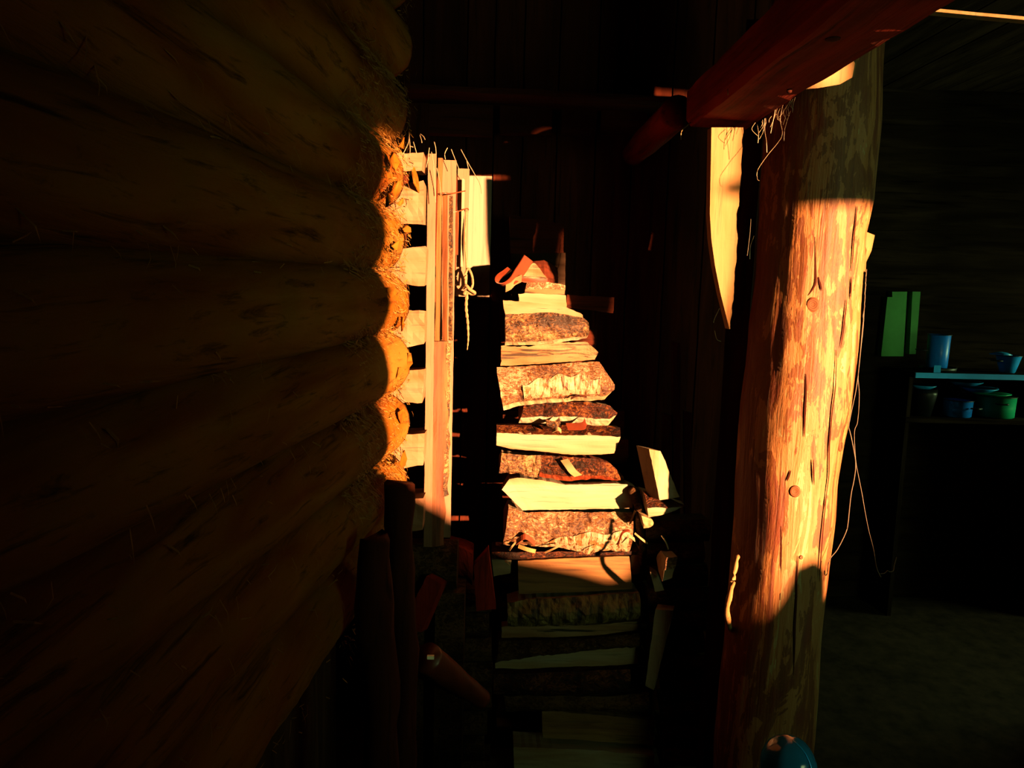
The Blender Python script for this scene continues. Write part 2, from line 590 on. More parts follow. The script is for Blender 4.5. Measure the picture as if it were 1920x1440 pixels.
# hewn ends of the crossing logs, one at each joint
for (x0, y0, x1, y1, y2, y3, Y) in [(768, 288, 793, 286, 322, 320, 2.36), (770, 350, 795, 338, 418, 420, 2.36), (756, 470, 798, 462, 527, 537, 2.36),
                                    (765, 580, 797, 582, 660, 645, 2.36), (768, 696, 794, 693, 758, 755, 2.36), (760, 818, 796, 813, 884, 872, 2.36),
                                    (760, 938, 794, 934, 1000, 994, 2.36)]:
    f = [P(x0 - 45, y0, Y), P(x1, y1, Y), P(x1 - 2, y3, Y), P(x0 - 45, y2, Y)]
    nx = 7
    vs_, fs = [], []
    rings = []
    for i in range(nx + 1):
        t = i / nx
        a, c2 = f[0].lerp(f[1], t), f[3].lerp(f[2], t)
        ring = []
        for zz in range(6):
            q = a.lerp(c2, zz / 5)
            q = q + Vector((0, 0.006 * nz(q, 28), 0.004 * nz(q, 40, 3) if zz in (0, 5) else 0))
            if i == nx:
                q.x += 0.004 * nz(q, 60, 9)
            ring.append(q)
        ring += [ring[-1] + Vector((0, .16, .01)), ring[0] + Vector((0, .16, -.01))]
        rings.append(ring)
    mesh_obj('log_end', *loft(rings), M['sawn_end'], wall_left)

# tow and straw pressed between the logs: uncountable strands
parts = []
for i in range(2600):
    kk = random.randint(-5, 4)
    y = random.uniform(1.75, 2.36) if random.random() < .85 else random.uniform(0.6, 1.75)
    z = J0 + PITCH * kk + random.gauss(0, 0.030)
    dz = abs(z - J0 - PITCH * kk)
    if z < .1 or z > ZC - .1:
        continue
    # depth of the gap between two round logs at this height
    hh = min(PITCH / 2, max(0, PITCH / 2 - dz))
    ox = R_LOG - math.sqrt(max(0, R_LOG ** 2 - hh ** 2)) if dz < PITCH / 2 else 0
    x = wall_x(y) - min(ox, .035) + random.uniform(0.0, .012)
    L = random.uniform(.015, .055)
    an = random.gauss(-0.9, 0.7)
    d = Vector((random.uniform(-.12, .25), math.cos(an), math.sin(an))) * L
    wv_ = Vector((0, -d.z, d.y)).normalized() * random.uniform(.0006, .0016)
    p0 = Vector((x, y, z))
    p1 = p0 + d * .5 + Vector((random.uniform(0, .008), 0, 0))
    p2 = p0 + d
    parts.append(([p0 - wv_, p0 + wv_, p1 + wv_, p1 - wv_, p2], [(0, 1, 2, 3), (3, 2, 4)]))
tw = mesh_obj('tow_chinking', *merge(parts), M['tow'], wall_left)
tw['kind'] = 'stuff'

parts = []
for i in range(3600):
    y = random.uniform(1.80, 2.29)
    z = J0 + PITCH * (random.uniform(-3.4, 3))
    ph = ((z - J0) / PITCH) % 1.0 - .5          # 0 at the log's belly
    zz = ph * PITCH
    x = wall_x(y) - R_LOG + math.sqrt(max(0, R_LOG ** 2 - zz ** 2)) + random.uniform(-.001, .006)
    L = random.uniform(.010, .040)
    an = random.gauss(-1.0, 0.55)
    d = Vector((0, math.cos(an), math.sin(an))) * L
    p0 = Vector((x, y, z))
    p2 = p0 + d
    ph2 = (((p2.z - J0) / PITCH) % 1.0 - .5) * PITCH
    p2.x = wall_x(p2.y) - R_LOG + math.sqrt(max(0, R_LOG ** 2 - ph2 ** 2)) + random.uniform(.002, .010)
    wv_ = Vector((0, -d.z, d.y)).normalized() * random.uniform(.0005, .0015)
    p1 = p0.lerp(p2, .5) + Vector((.004, 0, 0))
    parts.append(([p0 - wv_, p0 + wv_, p1 + wv_, p1 - wv_, p2], [(0, 1, 2, 3), (3, 2, 4)]))
fb = mesh_obj('shaggy_fibre', *merge(parts), M['straw_log'], wall_left)
fb['kind'] = 'stuff'

# loose bark flakes on the logs
for (px, py, w_, h_, ang) in [(738, 352, 18, 26, .5), (786, 340, 26, 20, -.5), (728, 300, 14, 34, -.3), (748, 378, 10, 14, .4), (735, 460, 14, 20, .2), (722, 548, 10, 22, -.5),
                              (752, 606, 12, 28, -.5), (770, 676, 10, 34, .5), (752, 780, 12, 30, -.4), (758, 860, 16, 26, .3), (745, 268, 8, 20, .2), (762, 430, 18, 14, .1),
                              (716, 375, 12, 16, .7), (742, 700, 10, 26, .4)]:
    y0 = 2.06 + (px - 725) * 0.0045
    c0 = Vector((wall_x(y0) + .010, y0, P(px, py, y0).z))
    s_ = y0 / F
    pts = []
    for (a, bz) in [(-.5, .1), (0, .5), (.5, .2), (.35, -.4), (-.1, -.5), (-.45, -.3)]:
        yy = a * w_ * s_ * 3.0
        zz = bz * h_ * s_
        yy, zz = yy * math.cos(ang) - zz * math.sin(ang), yy * math.sin(ang) + zz * math.cos(ang)
        pts.append(c0 + Vector((random.uniform(-.004, .012) + WS * yy, yy, zz)))
    back = [p - Vector((.003, 0, 0)) for p in pts]
    mesh_obj('bark_flake', *loft([pts, back]), M['log_wood'], wall_left)

# ---- boarded wall behind the woodpile
YBK = 3.20
wall_back = struct(mesh_obj('wall_back', *box_vf(XL - .1, 1.25, YBK + .04, YBK + .10, 0, ZC + .02), M['dimmed_wood_z']))
edges_px = [560, 640, 716, 790, 871, 922, 976, 1040, 1112, 1180, 1250, 1322, 1392, 1460]
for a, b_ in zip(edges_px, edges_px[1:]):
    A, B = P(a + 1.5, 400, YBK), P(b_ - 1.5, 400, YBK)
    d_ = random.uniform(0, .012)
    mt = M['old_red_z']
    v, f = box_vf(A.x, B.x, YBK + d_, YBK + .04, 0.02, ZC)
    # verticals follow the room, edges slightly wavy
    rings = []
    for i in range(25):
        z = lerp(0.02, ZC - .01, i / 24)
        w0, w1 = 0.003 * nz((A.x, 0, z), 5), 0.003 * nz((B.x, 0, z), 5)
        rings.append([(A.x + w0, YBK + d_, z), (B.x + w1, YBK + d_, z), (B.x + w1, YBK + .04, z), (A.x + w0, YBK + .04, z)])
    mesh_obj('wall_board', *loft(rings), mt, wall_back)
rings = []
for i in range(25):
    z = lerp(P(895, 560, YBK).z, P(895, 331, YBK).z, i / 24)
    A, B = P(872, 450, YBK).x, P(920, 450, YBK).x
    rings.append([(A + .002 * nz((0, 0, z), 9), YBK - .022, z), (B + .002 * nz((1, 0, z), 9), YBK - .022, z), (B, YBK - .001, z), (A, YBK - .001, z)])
mesh_obj('pale_board', *loft(rings), M['pale_board_z'], wall_back)['label'] = 'cream board nailed to the dark boards, cut off where its shade begins'  # lower end cut at the shadow line; darker boards stand for its shaded part
struct(mesh_obj('wall_partition', *box_vf(1.20, 1.28, YBK, YB, 0, ZC + .02), M['dimmed_wood_z']))
struct(mesh_obj('window_light_blocker', *box_vf(2.85, XR, YBK, YBK + .06, 0, ZC + .02), M['dimmed_wood_z']))  # added unseen wall that keeps window light off the log wall and post
struct(mesh_obj('wall_corner', *box_vf(XL - .1, XL, YF, YBK + .1, 0, ZC + .02), M['dimmed_wood_z']))


# ------------------------------------------------------------------ timber: beam, post, hanging board
def board_between(name, a, b, wvec, tvec, mat, parent=None, n=20, amp=0.004, seed=0.0):
    """rough timber from a to b; a, b are the centre line of the front face; wvec its half width, tvec its full thickness"""
    rings = []
    for i in range(n + 1):
        t = i / n
        c_ = Vector(a).lerp(Vector(b), t)
        j = lambda q, s: q + Vector((amp * nz(q, 11, seed + s), amp * nz(q, 12, seed + s + 5), amp * nz(q, 10, seed + s + 9)))
        rings.append([j(c_ - wvec, 0), j(c_, 1), j(c_ + wvec, 2), j(c_ + wvec + tvec, 3), j(c_ - wvec + tvec, 4)])
    return mesh_obj(name, *loft(rings), mat, parent)


zb = P(1343, 241, 2.42).z
bx0, bx1 = P(1284, 243, 2.42).x, P(1405, 240, 2.42).x
rings = []
for i in range(61):
    y = lerp(-0.66, 2.42, i / 60)
    ring = []
    for (xx, zz) in [(bx0, zb + .11), (bx0 + .004, zb + .02), (bx0 + .02, zb), (lerp(bx0, bx1, .35), zb), (lerp(bx0, bx1, .65), zb), (bx1 - .015, zb + .002), (bx1, zb + .02), (bx1, zb + .11)]:
        q = Vector((xx, y, zz))
        q += Vector((0.006 * nz(q, 4, 2), 0, 0.006 * nz(q, 5, 7) + .003 * nz(q, 25, 3)))
        ring.append(q)
    rings.append(ring)
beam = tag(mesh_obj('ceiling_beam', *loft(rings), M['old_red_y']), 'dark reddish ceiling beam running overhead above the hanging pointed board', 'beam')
for (px, py, Y, r) in [(1660, 30, 1.33, .010), (1560, 92, 1.55, .016), (1480, 170, 1.95, .007), (1715, 12, 1.22, .008)]:
    c0 = P(px, py, Y)
    c0.z = zb - .001
    v, f = lathe_vf((c0.x, c0.y, c0.z), [(r, .004), (r * .9, -.004), (r * .4, -.006)], 10)
    mesh_obj('knot', v, f, M['crack'], beam)

# post: silhouette edges as (y, x)
PL = [(60, 1452), (240, 1441), (390, 1429), (525, 1421), (610, 1408), (690, 1402), (760, 1391), (870, 1384), (960, 1380), (1050, 1374), (1180, 1362), (1440, 1340), (1640, 1322)]
PR = [(60, 1648), (240, 1640), (375, 1628), (410, 1620), (440, 1613), (500, 1608), (600, 1602), (700, 1592), (780, 1584), (820, 1575), (900, 1563), (960, 1559), (1050, 1548), (1160, 1538), (1440, 1514), (1640, 1496)]
YP = 2.45


def post_sec(py):
    l, r = y_at(PL, py), y_at(PR, py)
    a, b_ = P(l, py, YP), P(r, py, YP)
    return (a + b_) / 2, (b_.x - a.x) / 2


def post_pt(px, py, off=0.0):
    c_, r = post_sec(py)
    q = P(px, py, YP)
    k_ = max(-.995, min(.995, (q.x - c_.x) / r))
    ph = math.asin(k_)
    n_ = Vector((math.sin(ph), -math.cos(ph), 0))
    return Vector((c_.x, c_.y, q.z)) + n_ * (r + off), n_


pz_top, pz_bot = ZC + .0, 0.0
rings = []
NR = 190
py_top, py_bot = -160, 1440
for i in range(NR + 1):
    py = lerp(py_top, 1560, i / NR)
    c_, r = post_sec(py)
    if c_.z < 0 or c_.z > ZC - .002:
        continue
    ring = []
    for j in range(72):
        a = 2 * math.pi * j / 72
        d = Vector((math.sin(a), -math.cos(a), 0))
        q = Vector((d.x * .17, d.y * .17, c_.z * .12))
        dr = 0.006 * nz(q, 11, 4) + 0.0035 * nz(q, 34, 8) + .004 * nz((d.x * .3, d.y * .3, c_.z * .9), 6, 1)
        ring.append(Vector((c_.x, c_.y, c_.z)) + d * (r + dr - .001))
    rings.append(ring)
# foot on the floor, head under the ceiling
rings.append([Vector((p.x, p.y, 0.0)) for p in rings[-1]])
rings.insert(0, [Vector((p.x, p.y, min(ZC - .002, p.z + .02))) for p in rings[0]])
post = tag(mesh_obj('support_post', *loft(rings), M['peeled_post'], smooth=True), 'thick sunlit peeled log post with knots, cracks and orange inner bark', 'post')

for pts in [[(1490, 450), (1490, 480), (1491, 512), (1490, 530), (1484, 543), (1477, 553)],
            [(1562, 396), (1561, 430), (1559, 470), (1556, 510)], [(1556, 520), (1553, 560)], [(1545, 560), (1541, 590), (1537, 620), (1533, 645)],
            [(1525, 648), (1524, 690), (1522, 720), (1518, 750), (1515, 780), (1514, 815), (1515, 845), (1516, 870), (1512, 905), (1507, 932)],
            [(1472, 690), (1471, 730), (1469, 765), (1468, 800)], [(1484, 840), (1487, 885)], [(1460, 1010), (1457, 1080), (1455, 1150), (1452, 1220)],
            [(1433, 960), (1432, 1030), (1430, 1090)], [(1495, 520), (1499, 545)], [(1448, 860), (1442, 880)], [(1513, 900), (1505, 985), (1502, 1060)]]:
    sp = smooth_path([(x, y, 0) for x, y in pts], 5)
    L_, R_ = [], []
    for i, q in enumerate(sp):
        t = i / (len(sp) - 1)
        wpx = 1.5 * math.sin(math.pi * min(1, max(.04, t * .94 + .03))) ** .6
        jx = 1.2 * nz((q.y * .02, 0, 0), 1.0, 2)
        L_.append(post_pt(q.x - wpx + jx, q.y, .0022)[0])
        R_.append(post_pt(q.x + wpx + jx, q.y, .0022)[0])
    n = len(L_)
    mesh_obj('crack', L_ + R_, [(i, i + 1, n + i + 1, n + i) for i in range(n - 1)], M['crack'], post)
for (px, py, r) in [(1485, 569, .020), (1455, 897, .017), (1545, 823, .014), (1466, 1013, .006)]:
    c0, n_ = post_pt(px, py, .0)
    t_ = Vector((0, 0, 1))
    s_ = n_.cross(t_)
    rings = []
    for rr, oo in [(1.0, -.006), (1.0, .0006), (.8, .0016), (.5, .0012), (.15, .0002)]:
        rings.append([c0 + n_ * oo + (s_ * math.cos(2 * math.pi * k / 18) + t_ * 1.15 * math.sin(2 * math.pi * k / 18)) * r * rr for k in range(18)])
    kn = mesh_obj('knot', *loft(rings), M['knot'], post, smooth=True)
    # keep ring pattern centred on the knot
    off = c0 - post.location
    for v in kn.data.vertices:
        v.co -= off
    kn.location = off

# block fixed to the post and the lit log end on its head
pts = [(1613, 436), (1620, 433), (1640, 441), (1634, 470), (1626, 492), (1622, 510), (1612, 505), (1610, 470)]
fr = [P(x, y, 2.42) + Vector((0, .012 * nz((x, y, 0), .05), 0)) for x, y in pts]
mid = sum(fr, Vector()) / 8 + Vector((0, -.012, 0))
bk = [p + Vector((.014, .08, 0)) for p in fr]
v = fr + bk + [mid]
f = [(i, (i + 1) % 8, 8 + (i + 1) % 8, 8 + i) for i in range(8)] + [(i, (i + 1) % 8, 16) for i in range(8)] + [tuple(range(8, 16))]
tag(mesh_obj('wood_block', v, f, M['amber_board_z']), 'small rough yellow wood block fixed to the flank of the log post', 'wood block')
pts = [(1470, 165), (1500, 168), (1535, 165), (1575, 158), (1598, 145), (1603, 118), (1590, 100), (1540, 104), (1500, 120), (1470, 140)]
fr = [P(x, y, 2.17) for x, y in pts]
bk = [p + Vector((.05, .10, .03)) for p in fr]
tag(mesh_obj('timber_end', *loft([fr, bk]), M['amber_board_z']), 'sunlit yellow timber end lodged on top of the log post beside the beam', 'timber')

# hanging pointed board
top = [(1334, 239), (1393, 239)]
Lx = [(239, 1334), (300, 1333), (400, 1331), (450, 1334), (500, 1341), (550, 1351), (590, 1361), (617, 1367.5)]
Rx = [(239, 1393), (300, 1391), (385, 1386), (400, 1382), (450, 1383), (500, 1379), (560, 1374), (590, 1371), (617, 1369)]
rings = []
YH = 2.30
for i in range(50):
    py = lerp(239, 617, i / 49)
    a, b_ = P(y_at(Lx, py), py, YH), P(y_at(Rx, py), py, YH)
    b_ = b_ + Vector((0.004 * nz(b_, 40), 0, 0))
    mid = a.lerp(b_, .5) + Vector((0, .002 * nz(a, 20), 0))
    rings.append([a, mid, b_, b_ + Vector((.006, .035, 0)), a + Vector((-.002, .035, 0))])
hb = tag(mesh_obj('pointed_board', *loft(rings), M['amber_board_z']), 'bright yellow board tapering to a point, hanging under the end of the beam', 'board')
# narrow post board behind it, in the shade of the log post
a, b_ = P(1409, 236, 2.66), P(1357, 1190, 2.66)
b_ = Vector((b_.x - .03, b_.y, 0.0))
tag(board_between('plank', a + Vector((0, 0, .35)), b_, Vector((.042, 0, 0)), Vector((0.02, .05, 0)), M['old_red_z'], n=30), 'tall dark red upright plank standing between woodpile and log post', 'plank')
# lath with sun on its edge, right of the beam
a, b_ = P(1700, 14, 2.3), P(2060, 47, 2.3)
tag(board_between('lath', a, b_, Vector((0, 0, .0045)), Vector((0, .03, 0)), M['amber_board_z'], n=16, amp=.001), 'thin sunlit lath running under the dark roof behind the beam', 'lath')
# lintel over the woodpile
a, b_ = P(760, 161, 2.9), P(1262, 187, 2.9)
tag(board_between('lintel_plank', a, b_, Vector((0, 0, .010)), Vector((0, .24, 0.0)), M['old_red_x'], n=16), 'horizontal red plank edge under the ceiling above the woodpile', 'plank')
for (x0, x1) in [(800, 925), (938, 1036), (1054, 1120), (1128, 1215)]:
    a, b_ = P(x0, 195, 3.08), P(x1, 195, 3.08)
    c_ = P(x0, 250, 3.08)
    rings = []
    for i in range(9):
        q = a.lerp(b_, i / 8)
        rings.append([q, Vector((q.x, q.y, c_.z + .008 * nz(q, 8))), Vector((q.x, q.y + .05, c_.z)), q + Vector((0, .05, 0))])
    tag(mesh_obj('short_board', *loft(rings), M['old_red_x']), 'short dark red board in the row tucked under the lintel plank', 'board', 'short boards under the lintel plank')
# round log running from the beam's tip to the boards behind
pA = P(1268, 212, 2.47)
rings = []
for i in range(16):
    t = i / 15
    rr = .052 * (1 + .08 * nz((t * 4, 1, 2), 1))
    rings.append([Vector((pA.x + math.cos(q) * rr, lerp(2.45, YBK - .01, t), pA.z + math.sin(q) * rr)) for q in [2 * math.pi * k / 16 for k in range(16)]])
tag(mesh_obj('round_joist', *loft(rings), M['old_red_y'], smooth=True), 'dim round log end beside the tip of the ceiling beam', 'log')

# ------------------------------------------------------------------ boards and sticks leaning left of the pile
def plan_prism(name, plan, tops, z0, mat, lean=0.0, parent=None, n=30, amp=0.003, rough_idx=()):
    """vertical timber from plan points [(px, Y)], at reference row 600, up to world height tops"""
    base = [P(px, 600, Y) for px, Y in plan]
    rings = []
    for i in range(n + 1):
        ring = []
        for j, q in enumerate(base):
            z = lerp(z0, tops[j] if isinstance(tops, list) else tops, i / n)
            p = Vector((q.x + lean * (z - q.z), q.y, z))
            am = amp * (3.2 if j in rough_idx else 1)
            p += Vector((am * nz(p, 14, j), am * nz(p, 15, j + 4), 0))
            ring.append(p)
        rings.append(ring)
    return mesh_obj(name, *loft(rings), mat, parent)


def ztop(px, py, Y):
    return P(px, py, Y).z


HI = 2.57
ZA = P(810, 1024, 2.46).z
A_ = empty('squared_timber', (P(815, 600, 2.5).x, 2.5, 0))
tag(A_, 'tall squared timber with smooth pale edge and rough orange side, beside the log wall', 'timber')
plan_prism('smooth_edge', [(799, 2.452), (814.5, 2.45), (814.5, 2.50), (802, 2.50)], ztop(807, 288, 2.45), ZA, M['pink_edge_z'], 0.0, A_, amp=.0012)
plan_prism('rough_side', [(814, 2.452), (822, 2.455), (831, 2.462), (840, 2.475), (836, 2.53), (814, 2.52)], ztop(820, 640, 2.46), ZA, M['rough_side_z'], 0.0, A_, amp=.003, rough_idx=(3,))
plan_prism('bark_edge', [(838, 2.47), (845, 2.48), (847, 2.50), (838, 2.52)], ztop(820, 640, 2.46) - .01, ztop(820, 930, 2.48), M['bark_brown'], 0.006, A_, amp=.004, rough_idx=(1, 2))
zq = ZA - .002
rings = []
for i in range(13):
    xx = lerp(P(760, 1030, 2.5).x, P(858, 1030, 2.5).x, i / 12)
    rings.append([Vector((xx, 2.53 + math.cos(q) * .085, zq - .085 + math.sin(q) * .085)) + Vector((0, .006 * nz((xx, q, 0), 8), 0)) for q in [2 * math.pi * k / 16 for k in range(16)]])
tag(mesh_obj('sill_log', *loft(rings), M['bark_old']), 'dark cross log carrying the tall timber and boards', 'log')
for xx in (P(770, 1100, 2.5).x, P(845, 1100, 2.5).x):
    tag(mesh_obj('sill_block', *box_vf(xx - .05, xx + .05, 2.46, 2.60, 0, zq - .165), M['bark_old']), 'dark block under the cross log', 'block', 'blocks under the cross log')
tag(plan_prism('upright_board', [(742, 2.70), (801, 2.69), (801, 2.715), (742, 2.725)], HI, P(780, 1102, 2.72).z, M['old_red_z']), 'added dark red board backing the gaps behind the hewn log ends', 'board')  # added so the gaps between the log ends read as deep shade
t1 = tag(plan_prism('slat', [(816, 2.46), (824, 2.458), (825, 2.475), (817, 2.48)], ztop(820, 296, 2.46), ztop(820, 639, 2.46), M['rough_side_z'], 0.005, amp=.0015), 'narrow brown slat nailed against the tall squared timber', 'slat')
t2 = tag(plan_prism('slat', [(829, 2.475), (838, 2.47), (839, 2.49), (830, 2.50)], ztop(832, 362, 2.49), ztop(820, 639, 2.46), M['rough_side_z'], -0.012, amp=.002), 'shorter dark brown slat with ragged edge below the upper wire', 'slat')
t3 = tag(plan_prism('bark_strip', [(841, 2.49), (847, 2.485), (849, 2.50), (842, 2.51)], ztop(842, 368, 2.5), ztop(820, 639, 2.46), M['bark_brown'], -0.012, amp=.002), 'rough bark strip hanging between slat and pale boards', 'bark strip')
t4 = tag(plan_prism('board', [(818, 2.55), (851, 2.55), (851, 2.58), (818, 2.58)], ztop(835, 300, 2.55), ZA, M['pink_edge_z'], 0.0, amp=.002), 'tall pinkish board standing behind the brown slats', 'board')
t4.name = 'upright_board'
t5 = tag(plan_prism('upright_board', [(853, 2.62), (874, 2.62), (874, 2.645), (853, 2.645)], ztop(863, 316, 2.62), ztop(865, 556, 2.62), M['pink_edge_z'], 0.004, amp=.0015), 'pinkish board with a knot, ending above the rope knot', 'board')
t6 = tag(plan_prism('flat_stick', [(862, 2.60), (867, 2.60), (867, 2.612), (862, 2.612)], ztop(862, 335, 2.6), ztop(862, 500, 2.6), M['split_z'], 0.0, amp=.001), 'pale flat stick in front of the knotted pinkish board', 'stick')
t7 = tag(plan_prism('bark_strip', [(848, 2.57), (856, 2.565), (857, 2.58), (849, 2.59)], ztop(850, 395, 2.58), ztop(850, 478, 2.58), M['rough_side_z'], 0.0, amp=.0015), 'short brown bark strip hanging under the lower wire', 'bark strip')

# wires
tag(mesh_obj('wire', *tube_vf(smooth_path([P(824, 366, 2.45), P(827, 362, 2.44), P(845, 363, 2.46), P(872, 358, 2.60)], 5), .0022, 6), M['wire'], smooth=True), 'upper rusty wire stretched across the upright boards', 'wire')
tag(mesh_obj('wire', *tube_vf(smooth_path([P(848, 398, 2.55), P(860, 396, 2.56), P(876, 391, 2.60), P(878, 395, 2.60), P(874, 399, 2.6)], 5), .0022, 6), M['wire'], smooth=True), 'lower rusty wire hooked over to hold the rope', 'wire')
# rope with knot
rope = empty('rope', P(876, 560, 2.595))
tag(rope, 'pale knotted rope with frayed tail hanging from the lower wire', 'rope')
mesh_obj('strand', *tube_vf(smooth_path([P(875, 394, 2.595), P(872, 450, 2.59), P(875, 500, 2.59), P(874, 535, 2.585)], 6), .0032, 7), M['rope'], rope, smooth=True)
mesh_obj('loop', *tube_vf(smooth_path([P(874, 535, 2.58), P(872, 518, 2.575), P(878, 504, 2.575), P(885, 518, 2.575), P(886, 535, 2.575), P(880, 545, 2.57), P(873, 552, 2.575)], 6), .0045, 7), M['rope'], rope, smooth=True)
mesh_obj('knot', *tube_vf(smooth_path([P(869, 540, 2.58), P(874, 536, 2.565), P(881, 543, 2.56), P(890, 549, 2.57), P(884, 551, 2.58), P(874, 546, 2.57), P(870, 552, 2.57)], 6), .006, 7), M['rope'], rope, smooth=True)
tl = smooth_path([P(876, 548, 2.575), P(874, 575, 2.575), P(877, 605, 2.575), P(878, 635, 2.575), P(876, 656, 2.575)], 8)
mesh_obj('tail', *tube_vf(tl, [lerp(.0055, .0012, (i / (len(tl) - 1)) ** 2) * (1 + .25 * math.sin(i * 2.1)) for i in range(len(tl))], 7), M['rope'], rope)

# straw hanging over the lit patch
def straw(label, strands, mat, r=.0012, cat='straw', group=None):
    o = empty('straw_tuft', P(*strands[0][0]))
    for q in strands:
        mesh_obj('straw', *tube_vf(smooth_path([P(*p) for p in q], 4), r, 4), mat, o)
    return tag(o, label, cat, group)


straw('wisps of straw poking out above the lit log wall', [[(768, 252, 2.3), (765, 270, 2.3), (755, 290, 2.28)], [(767, 250, 2.3), (769, 275, 2.3), (768, 292, 2.29)], [(775, 266, 2.3), (779, 280, 2.3), (781, 288, 2.3)],
      [(788, 251, 2.3), (794, 256, 2.3), (797, 262, 2.3)], [(787, 253, 2.3), (790, 262, 2.3), (791, 268, 2.3)], [(769, 274, 2.3), (775, 276, 2.3)]], M['straw_pale'])
straw('thin straws dangling over the tops of the upright boards', [[(814, 266, 2.42), (817, 278, 2.42), (818, 290, 2.42)], [(805, 277, 2.42), (803, 295, 2.42), (799, 314, 2.42)], [(839, 277, 2.45), (834, 288, 2.45), (835, 299, 2.45)],
      [(846, 280, 2.5), (853, 298, 2.5), (860, 316, 2.5)], [(864, 280, 2.55), (878, 306, 2.55), (893, 332, 2.55)], [(875, 302, 2.55), (879, 320, 2.55)], [(893, 332, 2.6), (900, 345, 2.6), (903, 363, 2.6)],
      [(809, 285, 2.42), (814, 320, 2.42), (817, 380, 2.42)], [(819, 315, 2.42), (825, 345, 2.42), (827, 365, 2.42)]], M['straw_pale'])
st = []
for i in range(20):
    px = random.uniform(1415, 1492)
    py = 232 - (px - 1415) * .62 + random.uniform(-4, 6)
    L = random.uniform(10, 40)
    st.append([(px, py, 2.22), (px + random.uniform(-9, 5), py + L * .5, 2.21), (px + random.uniform(-14, 6), py + L, 2.21)])
st += [[(1468, 196, 2.2), (1463, 225, 2.2), (1467, 252, 2.2), (1455, 272, 2.2), (1440, 290, 2.2), (1421, 318, 2.2), (1420, 335, 2.2), (1424, 339, 2.2)],
       [(1434, 222, 2.2), (1434, 245, 2.2), (1437, 265, 2.2), (1438, 286, 2.2)], [(1482, 208, 2.2), (1472, 240, 2.2), (1470, 264, 2.2)], [(1454, 205, 2.2), (1450, 225, 2.2), (1445, 250, 2.2)]]
straw('tangle of straw fibres hanging from the beam in front of the log post', st, M['straw_pale'], .0007)
straw('curl of straw caught on the tip of the ceiling beam', [[(1296, 228, 2.4), (1288, 236, 2.4), (1278, 246, 2.4), (1277, 262, 2.4)], [(1310, 218, 2.4), (1298, 226, 2.4)], [(1364, 167, 2.0), (1365, 178, 2.0)]], M['straw'], .0014)
straw('fine fibre curl hanging left of the plank by the post', [[(1349, 578, 2.4), (1340, 597, 2.4), (1338, 605, 2.4)], [(1340, 620, 2.4), (1344, 636, 2.4), (1352, 640, 2.4)],
      [(1408, 411, 2.4), (1406, 440, 2.4), (1401, 480, 2.4)], [(1414, 442, 2.38), (1407, 462, 2.38), (1406, 486, 2.38)]], M['straw_pale'], .0010)

# cords beside the post
_sec = [post_sec(py) for py in range(-100, 1560, 20)]


def off_post(pts, gap=.004):
    out = []
    for p in pts:
        c_, r_ = min(_sec, key=lambda q: abs(q[0].z - p.z))
        d = Vector((p.x - c_.x, p.y - c_.y, 0))
        if d.length < r_ + gap + .006:
            d = d.normalized() * (r_ + gap + .006)
            p = Vector((c_.x + d.x, c_.y + d.y, p.z))
        out.append(p)
    return out


tag(mesh_obj('cord', *tube_vf(off_post(smooth_path([P(1612, 505, 2.38), P(1607, 515, 2.37), P(1610, 530, 2.37), P(1606, 550, 2.37), P(1609, 570, 2.37), P(1603, 590, 2.36), P(1606, 605, 2.36), P(1601, 612, 2.36), P(1602, 700, 2.36), P(1586, 770, 2.33), P(1596, 820, 2.3), P(1604, 865, 2.3),
     P(1602, 895, 2.3), P(1596, 925, 2.3), P(1592, 960, 2.3), P(1590, 980, 2.3), P(1586, 998, 2.3), P(1570, 1030, 2.3), P(1555, 1050, 2.3), P(1551, 1075, 2.3), P(1547, 1078, 2.3), P(1546, 1070, 2.3)], 5)), .0015, 6), M['cord'], smooth=True),
    'pale cord hanging along the edge of the log post with hooked end', 'cord')
tag(mesh_obj('cord', *tube_vf(off_post(smooth_path([P(1613, 520, 2.40), P(1614, 610, 2.37), P(1608, 690, 2.36), P(1611, 740, 2.35), P(1608, 790, 2.34), P(1602, 810, 2.33), P(1604, 860, 2.32), P(1610, 895, 2.3), P(1616, 925, 2.3), P(1622, 960, 2.3), P(1629, 995, 2.3), P(1638, 1030, 2.3), P(1644, 1065, 2.3),
     P(1652, 1082, 2.3), P(1649, 1076, 2.3), P(1658, 1075, 2.3), P(1664, 1070, 2.3), P(1668, 1072, 2.3), P(1675, 1070, 2.3), P(1677, 1060, 2.3), P(1681, 1045, 2.3)], 5)), .0011, 6), M['cord'], smooth=True),
    'thin twisted cord hanging away from the post with curled wire tip', 'cord')
pth = smooth_path([P(1384, 1041, 2.315), P(1381, 1052, 2.30), P(1376, 1080, 2.29), P(1370, 1110, 2.30), P(1363, 1145, 2.32), post_pt(1364, 1172, .0)[0]], 5)
mesh_obj('splinter', *tube_vf(pth, [.004] + [lerp(.006, .010, (i / (len(pth) - 1))) + .0015 * math.sin(i * 1.3) for i in range(len(pth) - 2)] + [.008], 9), M['amber_board_z'], post, smooth=True)['label'] = 'long yellowish splinter standing off the foot of the post'

